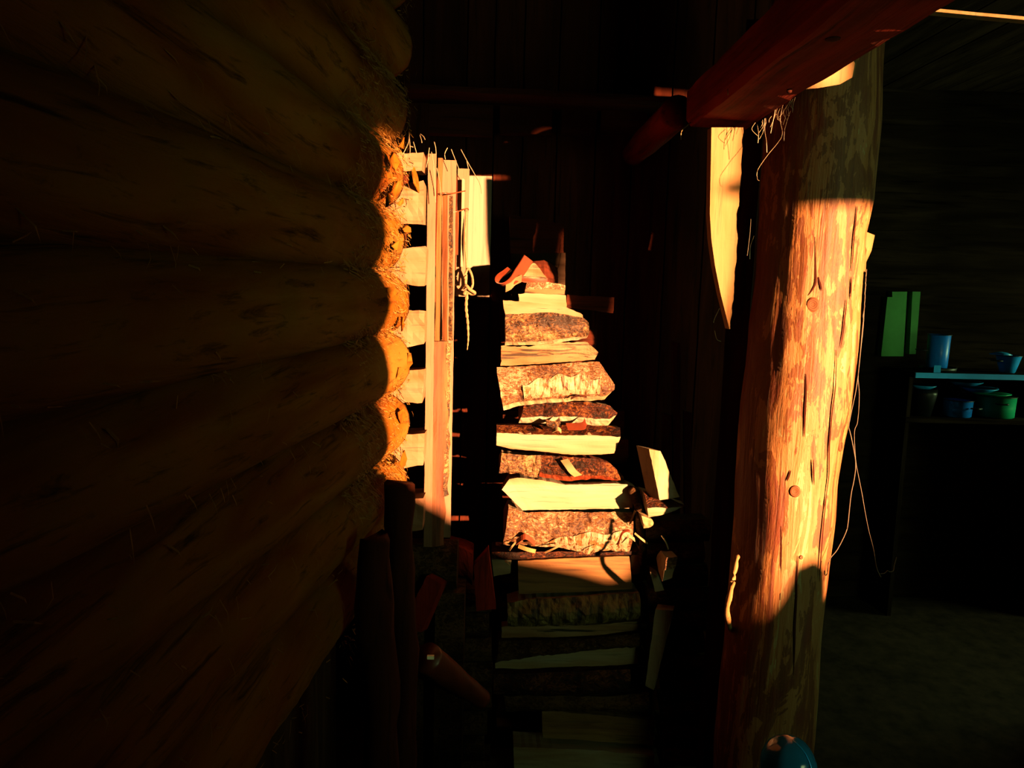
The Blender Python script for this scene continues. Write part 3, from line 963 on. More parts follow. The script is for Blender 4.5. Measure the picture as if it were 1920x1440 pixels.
# ------------------------------------------------------------------ the woodpile
def firewood(label, top, bot, Y, mat, prof='split', bark=None, bark_span=(0, 1), depth=None, n=36, rough=1.0, group=None, name='firewood_log', seed=None, tilt=0.0, patch=None):
    """split log lying across the view: top and bottom edge in pixels, real thickness in depth.
    prof: front profile; bark: material of a bark shell over the fraction bark_span (from the top)."""
    seed = random.uniform(0, 50) if seed is None else seed
    rows = 9
    rings, barkrings = [], []
    for i in range(n + 1):
        t = i / n
        T, B = P(*poly_at(top, t), Y), P(*poly_at(bot, t), Y)
        h = max(.006, T.z - B.z)
        d = depth or max(.07, min(.16, h * 1.25))
        ring = []
        for r in range(rows):
            s = r / (rows - 1)
            q = T.lerp(B, s)
            if prof == 'bark':
                off = -h * .42 * math.sin(math.pi * (0.12 + .80 * s))
            elif prof == 'roof':      # bark slope above, split face below
                k0 = bark_span[1]
                off = h * (.75 * (k0 - s) / k0 if s < k0 else (s - k0) * .30)
                off -= h * .1
            elif prof == 'under':     # overhanging face that looks down a little
                off = h * .25 * s
            else:
                off = h * (.10 * s)
            off += tilt * (t - .5)
            g = .0035 * rough * nz((q.x * .25, q.y, q.z), 45, seed) + .003 * rough * nz(q, 13, seed)
            if prof == 'bark':
                g = .006 * rough * nz(q, 34, seed) + .004 * rough * nz(q, 80, seed)
            edge = .0025 * rough * nz((q.x, q.z, 1), 50, seed + 3)
            ring.append(Vector((q.x + (edge if i in (0, n) else 0), q.y + off + g, q.z + (edge if r in (0, rows - 1) else 0))))
        bt, bb = ring[0], ring[-1]
        back = [Vector((bb.x, max(bb.y, Y) + d * .55, lerp(bb.z, bt.z, .16))), Vector((bb.x, max(bb.y, Y) + d, lerp(bb.z, bt.z, .55))), Vector((bt.x, max(bt.y, Y) + d * .8, lerp(bb.z, bt.z, .92)))]
        rings.append(ring + back)
        if bark:
            r0, r1 = round(bark_span[0] * (rows - 1)), round(bark_span[1] * (rows - 1))
            seg_ = ring[r0:r1 + 1]
            out = []
            for r, q in enumerate(seg_):
                lump = .0035 + .005 * abs(nz(q, 60, seed + 7)) + .004 * nz(q, 25, seed + 2)
                zo = .003 if (r == 0 and r0 == 0) else (-.004 * nz(q, 40, seed) if r in (0, len(seg_) - 1) else 0)
                out.append(q + Vector((0, -max(.0015, lump) * rough, zo)))
            barkrings.append(out + [q + Vector((0, .004, 0)) for q in reversed(seg_)])
    o = mesh_obj(name, *loft(rings), M[mat], smooth=False)
    tag(o, label, 'firewood', group)
    if bark:
        bk_ = mesh_obj('bark', *loft(barkrings), M[bark], o)
    if patch:
        t0, t1, outline, pm = patch
        pr = []
        i0, i1 = round(t0 * n), round(t1 * n)
        for i in range(i0, i1 + 1):
            t = (i - i0) / (i1 - i0)
            sa0, sa1 = outline(t)
            ring = rings[i][:rows]
            at = lambda s_: ring[min(rows - 2, int(s_ * (rows - 1)))].lerp(ring[min(rows - 1, int(s_ * (rows - 1)) + 1)], s_ * (rows - 1) - min(rows - 2, int(s_ * (rows - 1))))
            pts = [at(lerp(sa0, sa1, k / 6)) + Vector((0, -.0105 - .002 * nz(at(lerp(sa0, sa1, k / 6)), 60), 0)) for k in range(7)]
            pr.append(pts + [q + Vector((0, .008, 0)) for q in reversed(pts)])
        mesh_obj('pale_bark', *loft(pr), M[pm], bk_)['label'] = 'pale scored birch bark patch'
    return o


YW = 2.80
firewood('small pale chunk with torn fibres topping the woodpile', [(974, 516), (985, 505), (999, 493), (1004, 494), (1024, 519)], [(974, 520), (1026, 522)], YW - .01, 'split_cracked_x', rough=1.6, n=24, depth=.05)
firewood('thin orange slab right under the topmost chunk', [(972, 519), (1027, 522)], [(976, 528), (1026, 533)], YW, 'bark_inner_red', n=24)
firewood('stubby pinkish log with shaggy bark two below the top', [(988, 531), (1028, 530), (1060, 536)], [(984, 552), (1058, 552)], YW, 'split_cracked_x', 'split', 'bark_birch', (0, .55), n=28)
firewood('pale squared split log just under the shaggy pinkish log', [(972, 551), (985, 550), (1062, 553)], [(973, 567), (1005, 570), (1062, 577)], YW, 'split_x', n=24)
firewood('shadowed rest of the pale squared log, shade painted in dim red', [(1063, 553), (1110, 555), (1152, 558)], [(1063, 577), (1110, 582), (1150, 587)], YW + .03, 'old_red_x', n=20)  # the pale log carried on past the shadow edge, darkened by colour
firewood('pale flat split log with a cracked upper edge above mottled bark', [(943, 563), (985, 566), (1020, 570), (1060, 575), (1093, 590)], [(947, 592), (1000, 591), (1040, 588), (1094, 598)], YW - .02, 'split_cracked_x', 'split', None, rough=1.0)
firewood('thick log of brown and white mottled bark with rounded end', [(947, 591), (1000, 589), (1036, 587), (1094, 597), (1104, 606)], [(947, 647), (1010, 646), (1060, 640), (1100, 634), (1104, 626)], YW - .01, 'split_x', 'bark', 'bark_brown', (0, .82), rough=1.0)
firewood('layered split log with long dark cracks along its face', [(940, 648), (990, 650), (1050, 642), (1100, 641), (1122, 660)], [(939, 687), (1000, 684), (1060, 680), (1116, 674)], YW - .01, 'split_cracked_x', 'split', rough=1.8)
firewood('big birch log with brown upper bark and pale scored middle', [(931, 689), (1000, 686), (1060, 681), (1121, 678), (1152, 722)], [(944, 768), (970, 760), (1000, 757), (1080, 750), (1132, 749), (1150, 730)], YW - .02, 'split_x', 'bark', 'bark_birch', (0, .84), rough=1.1, patch=(.20, .86, lambda t: (.42 - .16 * math.sin(math.pi * t) + .05 * math.sin(t * 23), .80), 'birch_scored'))
firewood('dark red barked log with a pale wedge at its end', [(982, 757), (1040, 754), (1100, 754), (1142, 760), (1156, 775)], [(973, 792), (1020, 793), (1080, 792), (1110, 797), (1140, 797), (1154, 780)], YW - .01, 'split_x', 'bark', 'bark_dark', (0, .62), rough=1.1)
firewood('long log with thin dark bark on top and broad cream split face', [(931, 802), (980, 803), (1060, 804), (1110, 802), (1167, 808)], [(931, 836), (960, 843), (1020, 848), (1070, 854), (1115, 854), (1152, 851)], YW - .03, 'split_x', 'roof', 'bark_dark', (0, .28), rough=.7)
firewood('rough bark half of the log under the broad cream face', [(940, 849), (975, 853), (1016, 853)], [(936, 884), (970, 886), (1007, 893)], YW - .01, 'split_x', 'bark', 'bark_brown', (0, 1), n=26, rough=1.3)
firewood('dark glittering bark log with a peeling curl, under the cream face', [(1014, 853), (1040, 854), (1100, 858), (1140, 866), (1168, 893)], [(1010, 893), (1060, 900), (1120, 897), (1168, 902)], YW, 'bark_inner_red', 'bark', 'bark_dark', (0, .75), rough=1.2)
firewood('broad cream split log with slanting left tip and nibbled right end', [(941, 918), (955, 898), (975, 896), (1020, 901), (1060, 909), (1100, 908), (1150, 906), (1180, 909), (1193, 914)], [(980, 958), (1060, 957), (1120, 956), (1186, 954)], YW - .04, 'split_x', 'split', rough=.8)
firewood('fat birch log, brown bark above and white scored bark below', [(953, 948), (985, 958), (1060, 957), (1130, 957), (1183, 957)], [(943, 1018), (980, 1020), (1040, 1022), (1075, 1028), (1100, 1034), (1130, 1028), (1178, 1030)], YW - .01, 'split_x', 'bark', 'bark_birch', (0, 1), rough=1.2, patch=(.24, .97, lambda t: (.92 - .50 * min(1, t * 2.2) + .05 * math.sin(t * 19), .985), 'birch_scored'))
# flat slab carrying chips, seen a little from above
firewood('thin dark red slab strewn with chips below the fat birch log', [(922, 1036), (960, 1036), (1060, 1035), (1130, 1036), (1200, 1033)], [(922, 1047), (980, 1050), (1060, 1046), (1130, 1042), (1199, 1039)], YW - .03, 'old_red_x', 'split', 'bark_dark', (0, 1), depth=.15)
firewood('short olive block wedged under the left end of the chip-strewn slab', [(922, 1049), (959, 1050)], [(926, 1082), (957, 1076)], YW - .02, 'split_x', n=14)
firewood('brown planed block with a small knot crack, under the slab', [(971, 1052), (1040, 1048), (1110, 1045), (1180, 1043)], [(973, 1116), (1040, 1114), (1110, 1112), (1187, 1107)], YW - .05, 'brown_plank_x', 'split', rough=.5)
firewood('stub of pale wood lit at the right end of the slab', [(1183, 1043), (1200, 1028)], [(1184, 1080), (1200, 1077)], YW - .01, 'pink_edge_z', n=12)
firewood('log clad in flaking grey-green bark plates', [(951, 1128), (990, 1121), (1060, 1117), (1130, 1112), (1197, 1109)], [(952, 1170), (1000, 1170), (1080, 1168), (1140, 1162), (1197, 1157)], YW - .03, 'split_x', 'bark', 'bark_plates', (0, 1), rough=1.3)
firewood('thin olive split log under the flaking bark plates', [(941, 1175), (1000, 1173), (1100, 1172), (1200, 1165)], [(941, 1197), (1020, 1196), (1110, 1193), (1202, 1182)], YW - .02, 'split_cracked_x', 'split')
firewood('dark bark log between two olive split logs', [(935, 1199), (1020, 1198), (1110, 1195), (1198, 1186)], [(931, 1238), (1000, 1229), (1100, 1218), (1196, 1210)], YW - .03, 'bark_old', 'bark', 'bark_old', (0, 1))
firewood('long yellow-green split log narrowing toward its left tip', [(929, 1243), (960, 1233), (1020, 1227), (1110, 1219), (1195, 1212)], [(929, 1253), (980, 1255), (1060, 1252), (1130, 1250), (1196, 1246)], YW - .03, 'split_x', 'split')
firewood('dim red barked log under the yellow-green split log', [(925, 1262), (1000, 1258), (1100, 1255), (1180, 1252)], [(926, 1298), (1000, 1300), (1100, 1298), (1178, 1292)], YW - .03, 'bark_dark', 'bark', 'bark_dark', (0, 1))
firewood('dark crooked log above the two lowest planks', [(945, 1302), (1050, 1302), (1140, 1304), (1215, 1296)], [(950, 1332), (1040, 1330), (1130, 1332), (1214, 1332)], YW - .03, 'bark_old', 'bark', 'bark_old', (0, 1))
firewood('dim plank with green-tinted grain, last but one from the floor', [(1016, 1333), (1080, 1337), (1150, 1343), (1228, 1349)], [(1018, 1388), (1080, 1390), (1150, 1396), (1226, 1401)], YW - .03, 'brown_plank_x', 'split')
firewood('dull green plank at the bottom of the woodpile', [(963, 1400), (1040, 1403), (1140, 1409), (1227, 1416)], [(964, 1452), (1040, 1454), (1140, 1458), (1227, 1462)], YW - .05, 'split_x', 'split')

# second row of the pile, seen in the gaps
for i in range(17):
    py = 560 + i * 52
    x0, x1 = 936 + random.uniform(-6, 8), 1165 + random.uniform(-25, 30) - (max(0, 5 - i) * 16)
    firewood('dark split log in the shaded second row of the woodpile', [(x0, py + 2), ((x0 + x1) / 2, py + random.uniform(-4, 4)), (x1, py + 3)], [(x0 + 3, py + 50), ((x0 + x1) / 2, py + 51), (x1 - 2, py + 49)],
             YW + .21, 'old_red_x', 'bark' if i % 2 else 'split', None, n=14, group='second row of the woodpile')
firewood('rounded dim log lying behind the curled bark on the pile', [(962, 512), (985, 492), (1020, 488), (1045, 502)], [(962, 545), (1045, 548)], YW + .12, 'old_red_x', 'bark', n=16)
firewood('reddish squared log end set high against the back boards', [(956, 404), (965, 403), (1057, 420)], [(957, 476), (965, 476), (1057, 474)], 3.08, 'old_red_x', 'split', n=20, depth=.09)
firewood('dim split log carrying the high squared log', [(958, 476), (1060, 474)], [(960, 560), (1060, 560)], 3.085, 'dimmed_wood_x', 'split', n=14, depth=.085)

# pieces to the right of the pile
def leaning(name, label, quad, Y, dvec, mat, n=14, cat='firewood', seed=1.0, sidemat=None, side_label=None):
    """stick with a quad front face (tl, tr, br, bl) in pixels"""
    tl_, tr_, br_, bl_ = [P(x, y, Y + (y - quad[0][1]) * 0.0) for x, y in quad]
    rings = []
    for i in range(n + 1):
        t = i / n
        a, b_ = tl_.lerp(bl_, t), tr_.lerp(br_, t)
        m_ = a.lerp(b_, .5)
        j = lambda q, s: q + Vector((.002 * nz(q, 40, seed + s), .003 * nz(q, 30, seed + s), 0))
        rings.append([j(a, 0), j(m_, 1), j(b_, 2), b_ + Vector(dvec) * .9, a + Vector(dvec)])
    return tag(mesh_obj(name, *loft(rings), M[mat]), label, cat)


leaning('kindling_stick', 'bright cream stick standing askew right of the woodpile', [(1217, 842), (1239, 846), (1274, 932), (1237, 938)], 2.64, (-.035, .06, 0), 'split_z')
firewood('short barked log with pale underside supporting the upright cream stick', [(1211, 928), (1240, 934), (1284, 948)], [(1216, 971), (1250, 964), (1266, 958), (1280, 950)], 2.65, 'split_x', 'roof', 'bark_dark', (0, .5), n=20)
firewood('rounded pinkish billet under the short barked log', [(1202, 966), (1222, 973), (1225, 980)], [(1206, 989), (1219, 988), (1224, 984)], 2.67, 'chip_pale', 'bark', n=12)
firewood('small lit offcut with peeling bark right of the brown block', [(1249, 1046), (1270, 1045)], [(1243, 1092), (1262, 1084)], 2.635, 'split_x', 'split', 'bark_birch', (0, .5), n=12)
leaning('kindling_stick', 'tapering olive billet standing beside the flaking-bark log', [(1219, 1072), (1232, 1080), (1245, 1107), (1228, 1110)], 2.69, (.01, .06, 0), 'split_z')
leaning('kindling_stick', 'long yellow-green stave standing right of the low planks', [(1229, 1143), (1262, 1145), (1226, 1294), (1210, 1286)], 2.70, (.02, .05, 0), 'split_z', n=22)
# what those pieces stand on: a shaded heap beside the pile
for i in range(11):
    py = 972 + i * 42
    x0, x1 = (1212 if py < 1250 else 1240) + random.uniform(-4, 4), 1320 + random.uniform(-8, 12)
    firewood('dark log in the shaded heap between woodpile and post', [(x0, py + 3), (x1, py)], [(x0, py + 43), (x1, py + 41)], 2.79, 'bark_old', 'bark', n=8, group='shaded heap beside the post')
for (x0, x1, y0, y1) in [(1243, 1258, 775, 810), (1284, 1297, 770, 825), (1262, 1276, 640, 770)]:
    leaning('upright_stick', 'dim red stick standing in the dark behind the short barked log', [(x0, y0), (x1, y0 + 4), (x1 - 2, 1410), (x0 + 2, 1410)], 3.0, (.0, .03, 0), 'old_red_z')['group'] = 'dim sticks in the dark'


# ---- bark curls and chips
def ribbon(name, label, path, wid, mat, th=.0016, cat='bark', group=None):
    """strip along 3-D path; wid: list of half-width vectors"""
    rings = []
    n = len(path)
    for i, p in enumerate(path):
        t = (path[min(n - 1, i + 1)] - path[max(0, i - 1)])
        w_ = wid[i] if isinstance(wid, list) else wid
        nn = t.cross(w_)
        nn = nn.normalized() * th if nn.length > 1e-9 else Vector((0, 0, th))
        rings.append([p - w_ - nn, p + w_ - nn, p + w_ + nn, p - w_ + nn])
    return tag(mesh_obj(name, *loft(rings), M[mat], smooth=False), label, cat, group)


# rolled strip on top of the pile: flat tongue leaning up right, coil at lower left
s_ = YW / F
cp = [(956, 504), (947, 511), (938, 517), (933, 524), (934, 531), (941, 534), (950, 533), (958, 529), (965, 523), (973, 512), (982, 499), (991, 484)]
path = smooth_path([P(x, y, YW - .075) for x, y in cp], 4)
nP = len(path) - 1
wid = []
for i in range(nP + 1):
    t = i / nP
    k_ = 1.0 if t > .75 else (.45 if t > .3 else .65)
    k_ = lerp(.5, 1.0, max(0, min(1, (t - .5) * 3)))
    wid.append(Vector((8.0 * s_ * k_, .022, -5.0 * s_ * k_)))
curl = ribbon('bark_curl', 'curled strip of red birch bark lying on top of the woodpile', path, wid, 'bark_inner_red')
ribbon('bark_curl', 'pale bark sliver bent under the topmost red curl', smooth_path([P(948, 541, YW - .06), P(958, 536, YW - .06), P(966, 528, YW - .06), P(978, 522, YW - .06)], 5), Vector((0, .02, -.012)), 'chip_pale')
ribbon('bark_curl', 'pale red peeling curl on the dark glittering bark log', smooth_path([P(1058, 862, YW - .05), P(1066, 873, YW - .065), P(1074, 884, YW - .07), P(1084, 892, YW - .06)], 5), Vector((.014, 0, .004)), 'chip_pale')
chips = [((1063, 800), (1092, 799), (1098, 790), .020, 'bark_inner_red', 'red bark flake on the ledge below the dark red barked log'),
         ((1036, 808), (1046, 804), (1052, 809), .010, 'chip_pale', 'tiny pale chip on top of the long cream-faced log'),
         ((1024, 792), (1040, 796), (1050, 788), .018, 'bark_brown', 'brown bark lump hanging below the dark red barked log'),
         ((968, 1017), (985, 1006), (1003, 1019), .014, 'bark_inner_red', 'bright red curved leaf of bark on the chip-strewn slab'),
         ((972, 1024), (988, 1030), (1004, 1034), .010, 'straw', 'yellowish shaving beside the red bark leaf'),
         ((1022, 1036), (1038, 1029), (1052, 1022), .004, 'chip_pale', 'pale splinter lying across the middle of the chip-strewn slab'),
         ((1108, 1038), (1114, 1030), (1119, 1022), .003, 'chip_pale', 'small reddish splinter standing near the white scored bark'),
         ((955, 1032), (960, 1025), (966, 1018), .004, 'chip_pale', 'thin orange splinter left of the red bark leaf'),
         ((1158, 1022), (1166, 1000), (1180, 994), .006, 'bark_inner_red', 'dark red curl of bark at the right end of the fat birch log'),
         ((1166, 1015), (1178, 1005), (1190, 1012), .010, 'split_x', 'pale shaving inside the dark red curl'),
         ((1180, 985), (1187, 968), (1191, 957), .005, 'chip_pale', 'upright pale splinter by the nibbled end of the cream log'),
         ((1190, 1000), (1202, 1010), (1214, 1019), .005, 'chip_pale', 'orange splinter jutting right from the pile edge'),
         ((1240, 1004), (1248, 1016), (1253, 1030), .004, 'chip_pale', 'thin red splinter hanging above the small lit offcut'),
         ((947, 1052), (952, 1056), (956, 1060), .003, 'chip_pale', 'tiny pale chip on the olive block under the slab'),
         ((1100, 744), (1082, 742), (1070, 748), .006, 'bark_dark', 'dark torn bark flap on the big scored birch log')]
for a, b_, c_, wd, mt, lab in chips:
    yy = YW - .085 if a[1] > 1000 and a[0] < 1150 else YW - .075
    if a[0] > 1230:
        yy = 2.66
    pth = smooth_path([P(*a, yy), P(*b_, yy - .012), P(*c_, yy)], 5)
    t_ = (pth[-1] - pth[0]).normalized()
    ribbon('wood_chip', lab, pth, t_.cross(Vector((0, 1, 0))) * wd * .6 + Vector((0, wd * .5, 0)), mt, .0012, 'wood chip')
# black crooked snag at the pile's right edge
tag(mesh_obj('snag', *tube_vf(smooth_path([P(1180, 926, 2.742), P(1190, 920, 2.742), P(1194, 940, 2.742), P(1199, 962, 2.755), P(1199, 985, 2.77), P(1204, 1015, 2.77), P(1203, 1060, 2.77)], 5), [.006, .010, .014, .016, .017, .018, .018, .017, .016] + [.015] * 14 + [.012] * 6 + [.008, .006], 9), M['bark_old'], smooth=True),
    'dark crooked snag of wood at the right edge of the woodpile', 'branch')

# ------------------------------------------------------------------ dark things at the left foot
leaning('upright_plank', 'dim red plank end standing just left of the woodpile', [(888, 1062), (916, 1030), (930, 1142), (893, 1146)], 2.62, (.0, .05, 0), 'red_board_z', cat='plank')
o = firewood('dim reddish log chunk left of the standing plank end', [(842, 1018), (870, 1026), (888, 1036)], [(850, 1070), (870, 1080), (886, 1096)], 2.66, 'red_board_z', 'bark', n=14)
leaning('upright_plank', 'dark red slanting slab leaning in the corner under the log wall', [(800, 1080), (828, 1096), (790, 1186), (752, 1176)], 2.42, (.02, .03, 0), 'red_board_z', cat='plank')
fl = empty('fallen_log', P(845, 1300, 2.35))
tag(fl, 'reddish glossy log lying slanted at the foot of the log wall, hollow at its end', 'log')
a, b_ = P(800, 1232, 2.30), P(905, 1312, 2.50)
ax_ = (b_ - a).normalized()
s1, s2 = ax_.cross(Vector((0, 1, 0))).normalized(), None
s2 = ax_.cross(s1).normalized()
rings = []
for i in range(25):
    t = i / 24
    c_ = a.lerp(b_, t)
    rr = .050 * (1 - .35 * t)
    rings.append([c_ + (s1 * math.cos(q) + s2 * math.sin(q)) * (rr + .004 * nz((math.cos(q), t * 3, math.sin(q)), 2)) for q in [2 * math.pi * k / 20 for k in range(20)]])
mesh_obj('trunk', *loft(rings), M['bark_inner_red'], fl, smooth=True)
mesh_obj('metal_clip', *box_vf(P(801, 1230, 2.24).x, P(814, 1230, 2.24).x, 2.235, 2.245, P(801, 1235, 2.24).z, P(801, 1229, 2.24).z), M['steel'], fl)
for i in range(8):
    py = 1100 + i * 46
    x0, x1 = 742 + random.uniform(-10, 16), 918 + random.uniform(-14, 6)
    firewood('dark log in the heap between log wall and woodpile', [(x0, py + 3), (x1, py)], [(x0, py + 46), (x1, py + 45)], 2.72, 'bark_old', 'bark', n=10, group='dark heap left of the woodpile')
for (ax0, ay0, Y0, fx, fy, r, lab) in [(752, 905, 1.98, -.20, 1.88, .036, 'dim red pole leaning against the lower log wall'),
                                       (708, 1010, 1.72, -.245, 1.62, .042, 'short dim log standing upright before the leaning pole')]:
    a, b_ = P(ax0, ay0, Y0), Vector((fx, fy, 0.0))
    n = 24
    pth = [a.lerp(b_, i / n) + Vector((.008 * math.sin(i * .5 + r * 90), .005 * math.sin(i * .8), 0)) for i in range(n + 1)]
    v, f = tube_vf(pth, [r * (1 + .12 * nz((i * .3, r * 50, 0), 1)) for i in range(n + 1)], 14)
    v = [p + Vector((.016 * nz(p, 8), .012 * nz(p, 9, 4), (.02 * nz(p, 30, 2)) if p.z > .1 else 0)) for p in v]
    tag(mesh_obj('leaning_pole', v, f, M['old_red_z'], smooth=True), lab, 'pole')

# ------------------------------------------------------------------ dark kitchen corner on the right
YS = 4.25
sh = P(1715, 697, YS), P(1990, 704, YS), P(1715, 708, YS)
shelf = empty('shelf', (sh[0].x, YS, 0))
tag(shelf, 'teal painted shelf edge with dark brackets, carrying jug and bowl', 'shelf')
mesh_obj('shelf_board', *box_vf(sh[0].x, sh[1].x + .1, YS, YB - .005, sh[2].z, sh[0].z - .004), M['dimmed_wood_x'], shelf)
mesh_obj('front_edge', *box_vf(sh[0].x, sh[1].x + .1, YS - .014, YS, sh[2].z, sh[0].z - .004), M['paint_teal'], shelf)['label'] = 'teal painted front edge'
lz = P(1800, 786, YS).z
mesh_obj('lower_board', *box_vf(sh[0].x - .02, sh[1].x + .1, YS + .01, YB - .005, lz - .028, lz - .003), M['dimmed_wood_x'], shelf)
for xx in (sh[0].x + .02, sh[1].x + .05):
    mesh_obj('side_panel', *box_vf(xx - .012, xx + .012, YS + .06, YB - .006, 0.0, sh[2].z), M['dimmed_wood_z'], shelf)


def vessel(name, label, px0, px1, pyt, pyb, mat, taper=1.0, cat='pot', Y=None, handles=(), rim=True, base=None):
    Y = Y or YS + .12
    a, b_ = P(px0, pyb, Y), P(px1, pyb, Y)
    r = (b_.x - a.x) / 2
    zt, zb_ = P(px0, pyt, Y).z, P((px0 + px1) / 2, pyb, Y).z
    zb_ = zb_ if base is None else base
    h = zt - zb_
    rb = r * taper
    o = empty(name, ((a.x + b_.x) / 2, Y, zb_))
    tag(o, label, cat)
    c_ = (o.location.x, Y, zb_)
    prof = [(rb * .2, .0), (rb * .9, 0), (rb, .006), (lerp(rb, r, .5), h * .5), (r, h - .003), (r * 1.03, h), (r * .97, h + .001), (r * .95, h - .006), (rb * .93, .012), (rb * .1, .010)]
    mesh_obj('body', *lathe_vf(c_, prof, 32), M[mat], o, smooth=True)
    if rim:
        ring = [Vector((c_[0] + r * 1.03 * math.cos(2 * math.pi * k / 32), Y + r * 1.03 * math.sin(2 * math.pi * k / 32), zt)) for k in range(33)]
        mesh_obj('rim', *tube_vf(ring, .0025, 6), M['black_handle'], o, smooth=True)
    for ang, hz, L in handles:
        d = Vector((math.cos(ang), math.sin(ang), 0))
        s2_ = Vector((-d.y, d.x, 0))
        base = Vector((c_[0], Y, zb_ + h * hz)) + d * r
        pth = smooth_path([base - s2_ * .03, base + d * L - s2_ * .025, base + d * L + s2_ * .025, base + s2_ * .03], 5)
        mesh_obj('handle', *tube_vf(pth, .005, 7), M['black_handle'], o, smooth=True)
    return o


# tray under the jug
tr = P(1728, 690, YS + .12), P(1790, 690, YS + .12)
tag(mesh_obj('tray', *lathe_vf(((tr[0].x + tr[1].x) / 2, YS + .13, sh[0].z - .004), [(.05, 0), (.10, 0), (.105, .025), (.10, .025), (.09, .008), (.02, .008)], 28), M['black_handle'], smooth=True), 'black tray under the pale blue jug on the shelf', 'tray')
jug = vessel('jug', 'tall pale blue enamel jug standing on the teal shelf', 1737, 1775, 627, 686, 'enamel_blue', .92, 'jug', YS + .13, [(2.9, .55, .05)], base=sh[0].z + .004)
tag(mesh_obj('paper_tag', *box_vf(P(1751, 688, YS + .015).x, P(1764, 688, YS + .015).x, YS + .012, YS + .016, sh[0].z - .004, P(1751, 685, YS + .015).z), M['china']), 'small pale paper slip on the shelf below the jug', 'slip')
vessel('bowl', 'teal enamel bowl standing on the teal shelf', 1868, 1909, 666, 695, 'enamel_teal', .62, 'bowl', YS + .11, [(3.3, .7, .03)], base=sh[0].z - .004)
ld = P(1877, 661, YS + .11)
tag(mesh_obj('lid', *lathe_vf((ld.x, ld.y, P(1877, 666, YS + .11).z + .001), [(.02, .0), (.055, .002), (.06, .004), (.03, .016), (.008, .02)], 24), M['china'], smooth=True), 'shallow pale lid lying on the teal bowl', 'lid')
bp = vessel('saucepan', 'blue enamel saucepan with black handle on the lower shelf', 1769, 1818, 749, 785, 'enamel_blue', .94, 'pan', YS + .12, [(-.9, .62, .04)], base=lz - .003)
gp = vessel('stock_pot', 'wide green enamel pot on the lower shelf', 1832, 1896, 741, 785, 'enamel_green', .96, 'pot', YS + .14, [(-1.9, .72, .025), (1.2, .72, .025)], base=lz - .003)


def disc(name, label, px0, px1, py, Y, mat, th=.012, cat='plate', base=None):
    a, b_ = P(px0, py, Y), P(px1, py, Y)
    r = (b_.x - a.x) / 2
    return tag(mesh_obj(name, *lathe_vf(((a.x + b_.x) / 2, Y, a.z if base is None else base), [(r * .2, 0), (r * .62, 0), (r, th * .8), (r * 1.0, th), (r * .6, th * .35), (r * .1, th * .35)], 32), M[mat], smooth=True), label, cat)


disc('pot_lid', 'flat green pot lid resting on the wide green pot', 1822, 1890, 740, YS + .14, 'enamel_green', .014, 'lid')
disc('baking_tin', 'shallow teal tin stacked over the green pot lid', 1803, 1866, 733, YS + .13, 'china', .024, 'tin')
disc('plate', 'pale plate on top of the stack over the saucepan', 1781, 1838, 721, YS + .12, 'china', .022)
disc('plate', 'pale dish at the end of the lower shelf under the teal edge', 1708, 1752, 728, YS + .12, 'china', .022)
disc('tin_stack', 'dark stack of tins under the pale dish at the shelf end', 1711, 1750, 785, YS + .12, 'black_handle', .165, 'tin', lz - .003)
tag(mesh_obj('jar', *lathe_vf((P(1757, 785, YS + .09).x, YS + .22, lz - .003), [(.03, 0), (.032, .06), (.03, .10), (.022, .112), (.024, .118), (.01, .122)], 20), M['china'], smooth=True), 'small pale jar behind the saucepan on the lower shelf', 'jar')
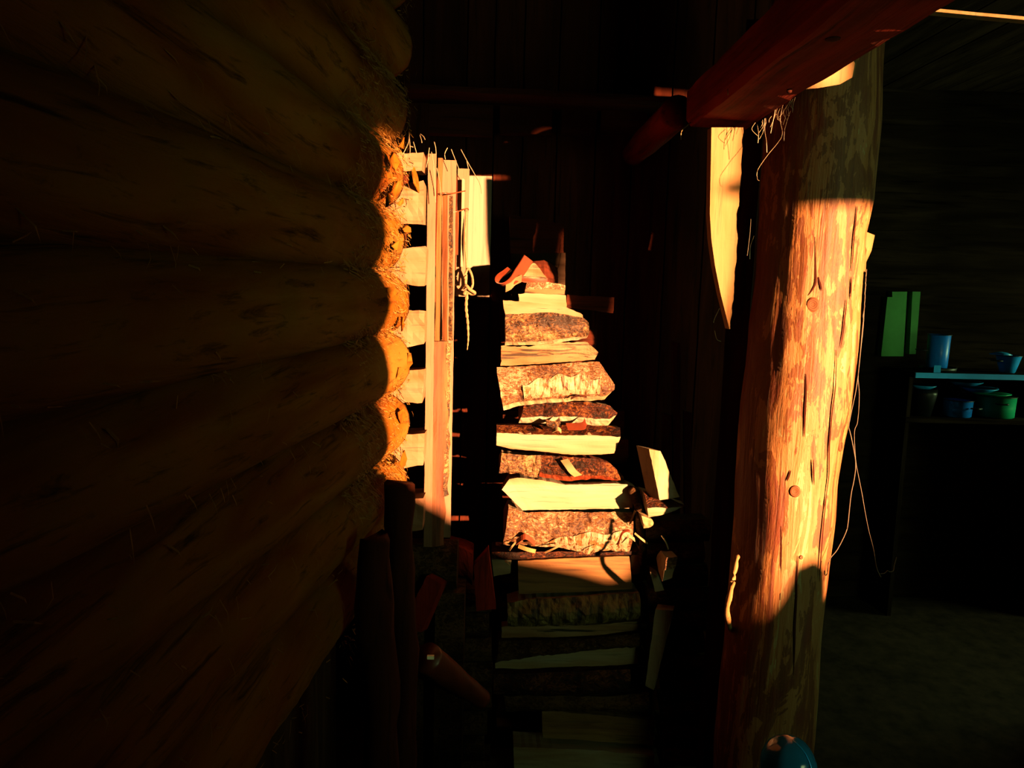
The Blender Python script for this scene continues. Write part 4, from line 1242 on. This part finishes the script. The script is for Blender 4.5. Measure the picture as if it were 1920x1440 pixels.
# painted boards on the far wall
for quad, lab in [([(1673, 547), (1701, 547), (1694, 668), (1652, 668)], 'wider green painted board fixed to the dark far wall'), ([(1711, 547), (1726, 547), (1717, 664), (1705, 664)], 'narrow green painted board beside the wider one')]:
    fr = [P(x, y, YB - .06) for x, y in quad]
    if len(lab) and lab.startswith('wider'):
        fr = [P(x, y, YB - .06) for x, y in [(1673, 547), (1701, 547), (1694, 668), (1652, 668), (1664, 557), (1673, 557)]]
    tag(mesh_obj('painted_board', *loft([fr, [p + Vector((0, .05, 0)) for p in fr]]), M['paint_green']), lab, 'board')

# ------------------------------------------------------------------ blue plastic jug in the foreground on a stool
YJ = 1.55
c0 = P(1478, 1440, YJ)
r = (P(1530, 1440, YJ).x - P(1427, 1440, YJ).x) / 2
zt = P(1476, 1386, YJ).z
hj = .26
bl = empty('plastic_bottle', (c0.x, YJ, zt - hj))
tag(bl, 'domed blue plastic bottle catching the light on a dark stool', 'bottle')
prof = [(r * .3, 0), (r * .96, 0), (r * 1.02, .02), (r * 1.0, .10), (r * 1.03, .14), (r * 1.0, hj - .075)]
for k in range(1, 9):
    a = k / 8 * math.pi / 2
    prof.append((max(.006, r * math.cos(a) ** .8), hj - .075 + .075 * math.sin(a)))
rings = []
for rr, zz in prof:
    rings.append([Vector((c0.x + (rr + .0035 * nz((math.cos(q), math.sin(q), zz * 9), 2.2)) * math.cos(q), YJ + (rr + .0035 * nz((math.cos(q), math.sin(q), zz * 9), 2.2)) * math.sin(q), zt - hj + zz)) for q in [2 * math.pi * k / 36 for k in range(36)]])
mesh_obj('shell', *loft(rings), M['blue_plastic'], bl, smooth=True)
mesh_obj('seam', *tube_vf([rings[i][30] + (rings[i][30] - Vector((c0.x, YJ, rings[i][30].z))) * .02 for i in range(3, len(rings))], .0016, 6), M['enamel_teal'], bl, smooth=True)
zs = zt - hj
st_ = empty('stool', (c0.x, YJ, 0))
tag(st_, 'dark three-legged stool under the blue plastic bottle', 'stool')
mesh_obj('seat', *lathe_vf((c0.x, YJ, zs - .035), [(.05, 0), (.14, 0), (.15, .01), (.15, .028), (.14, .034), (.03, .0345)], 28), M['dimmed_wood_z'], st_, smooth=True)
for k in range(3):
    a = 2 * math.pi * k / 3 + .5
    d = Vector((math.cos(a), math.sin(a), 0))
    mesh_obj('leg', *tube_vf([Vector((c0.x, YJ, zs - .036)) + d * .09, Vector((c0.x, YJ, 0.0)) + d * .16], .014, 10), M['dimmed_wood_z'], st_, smooth=True)
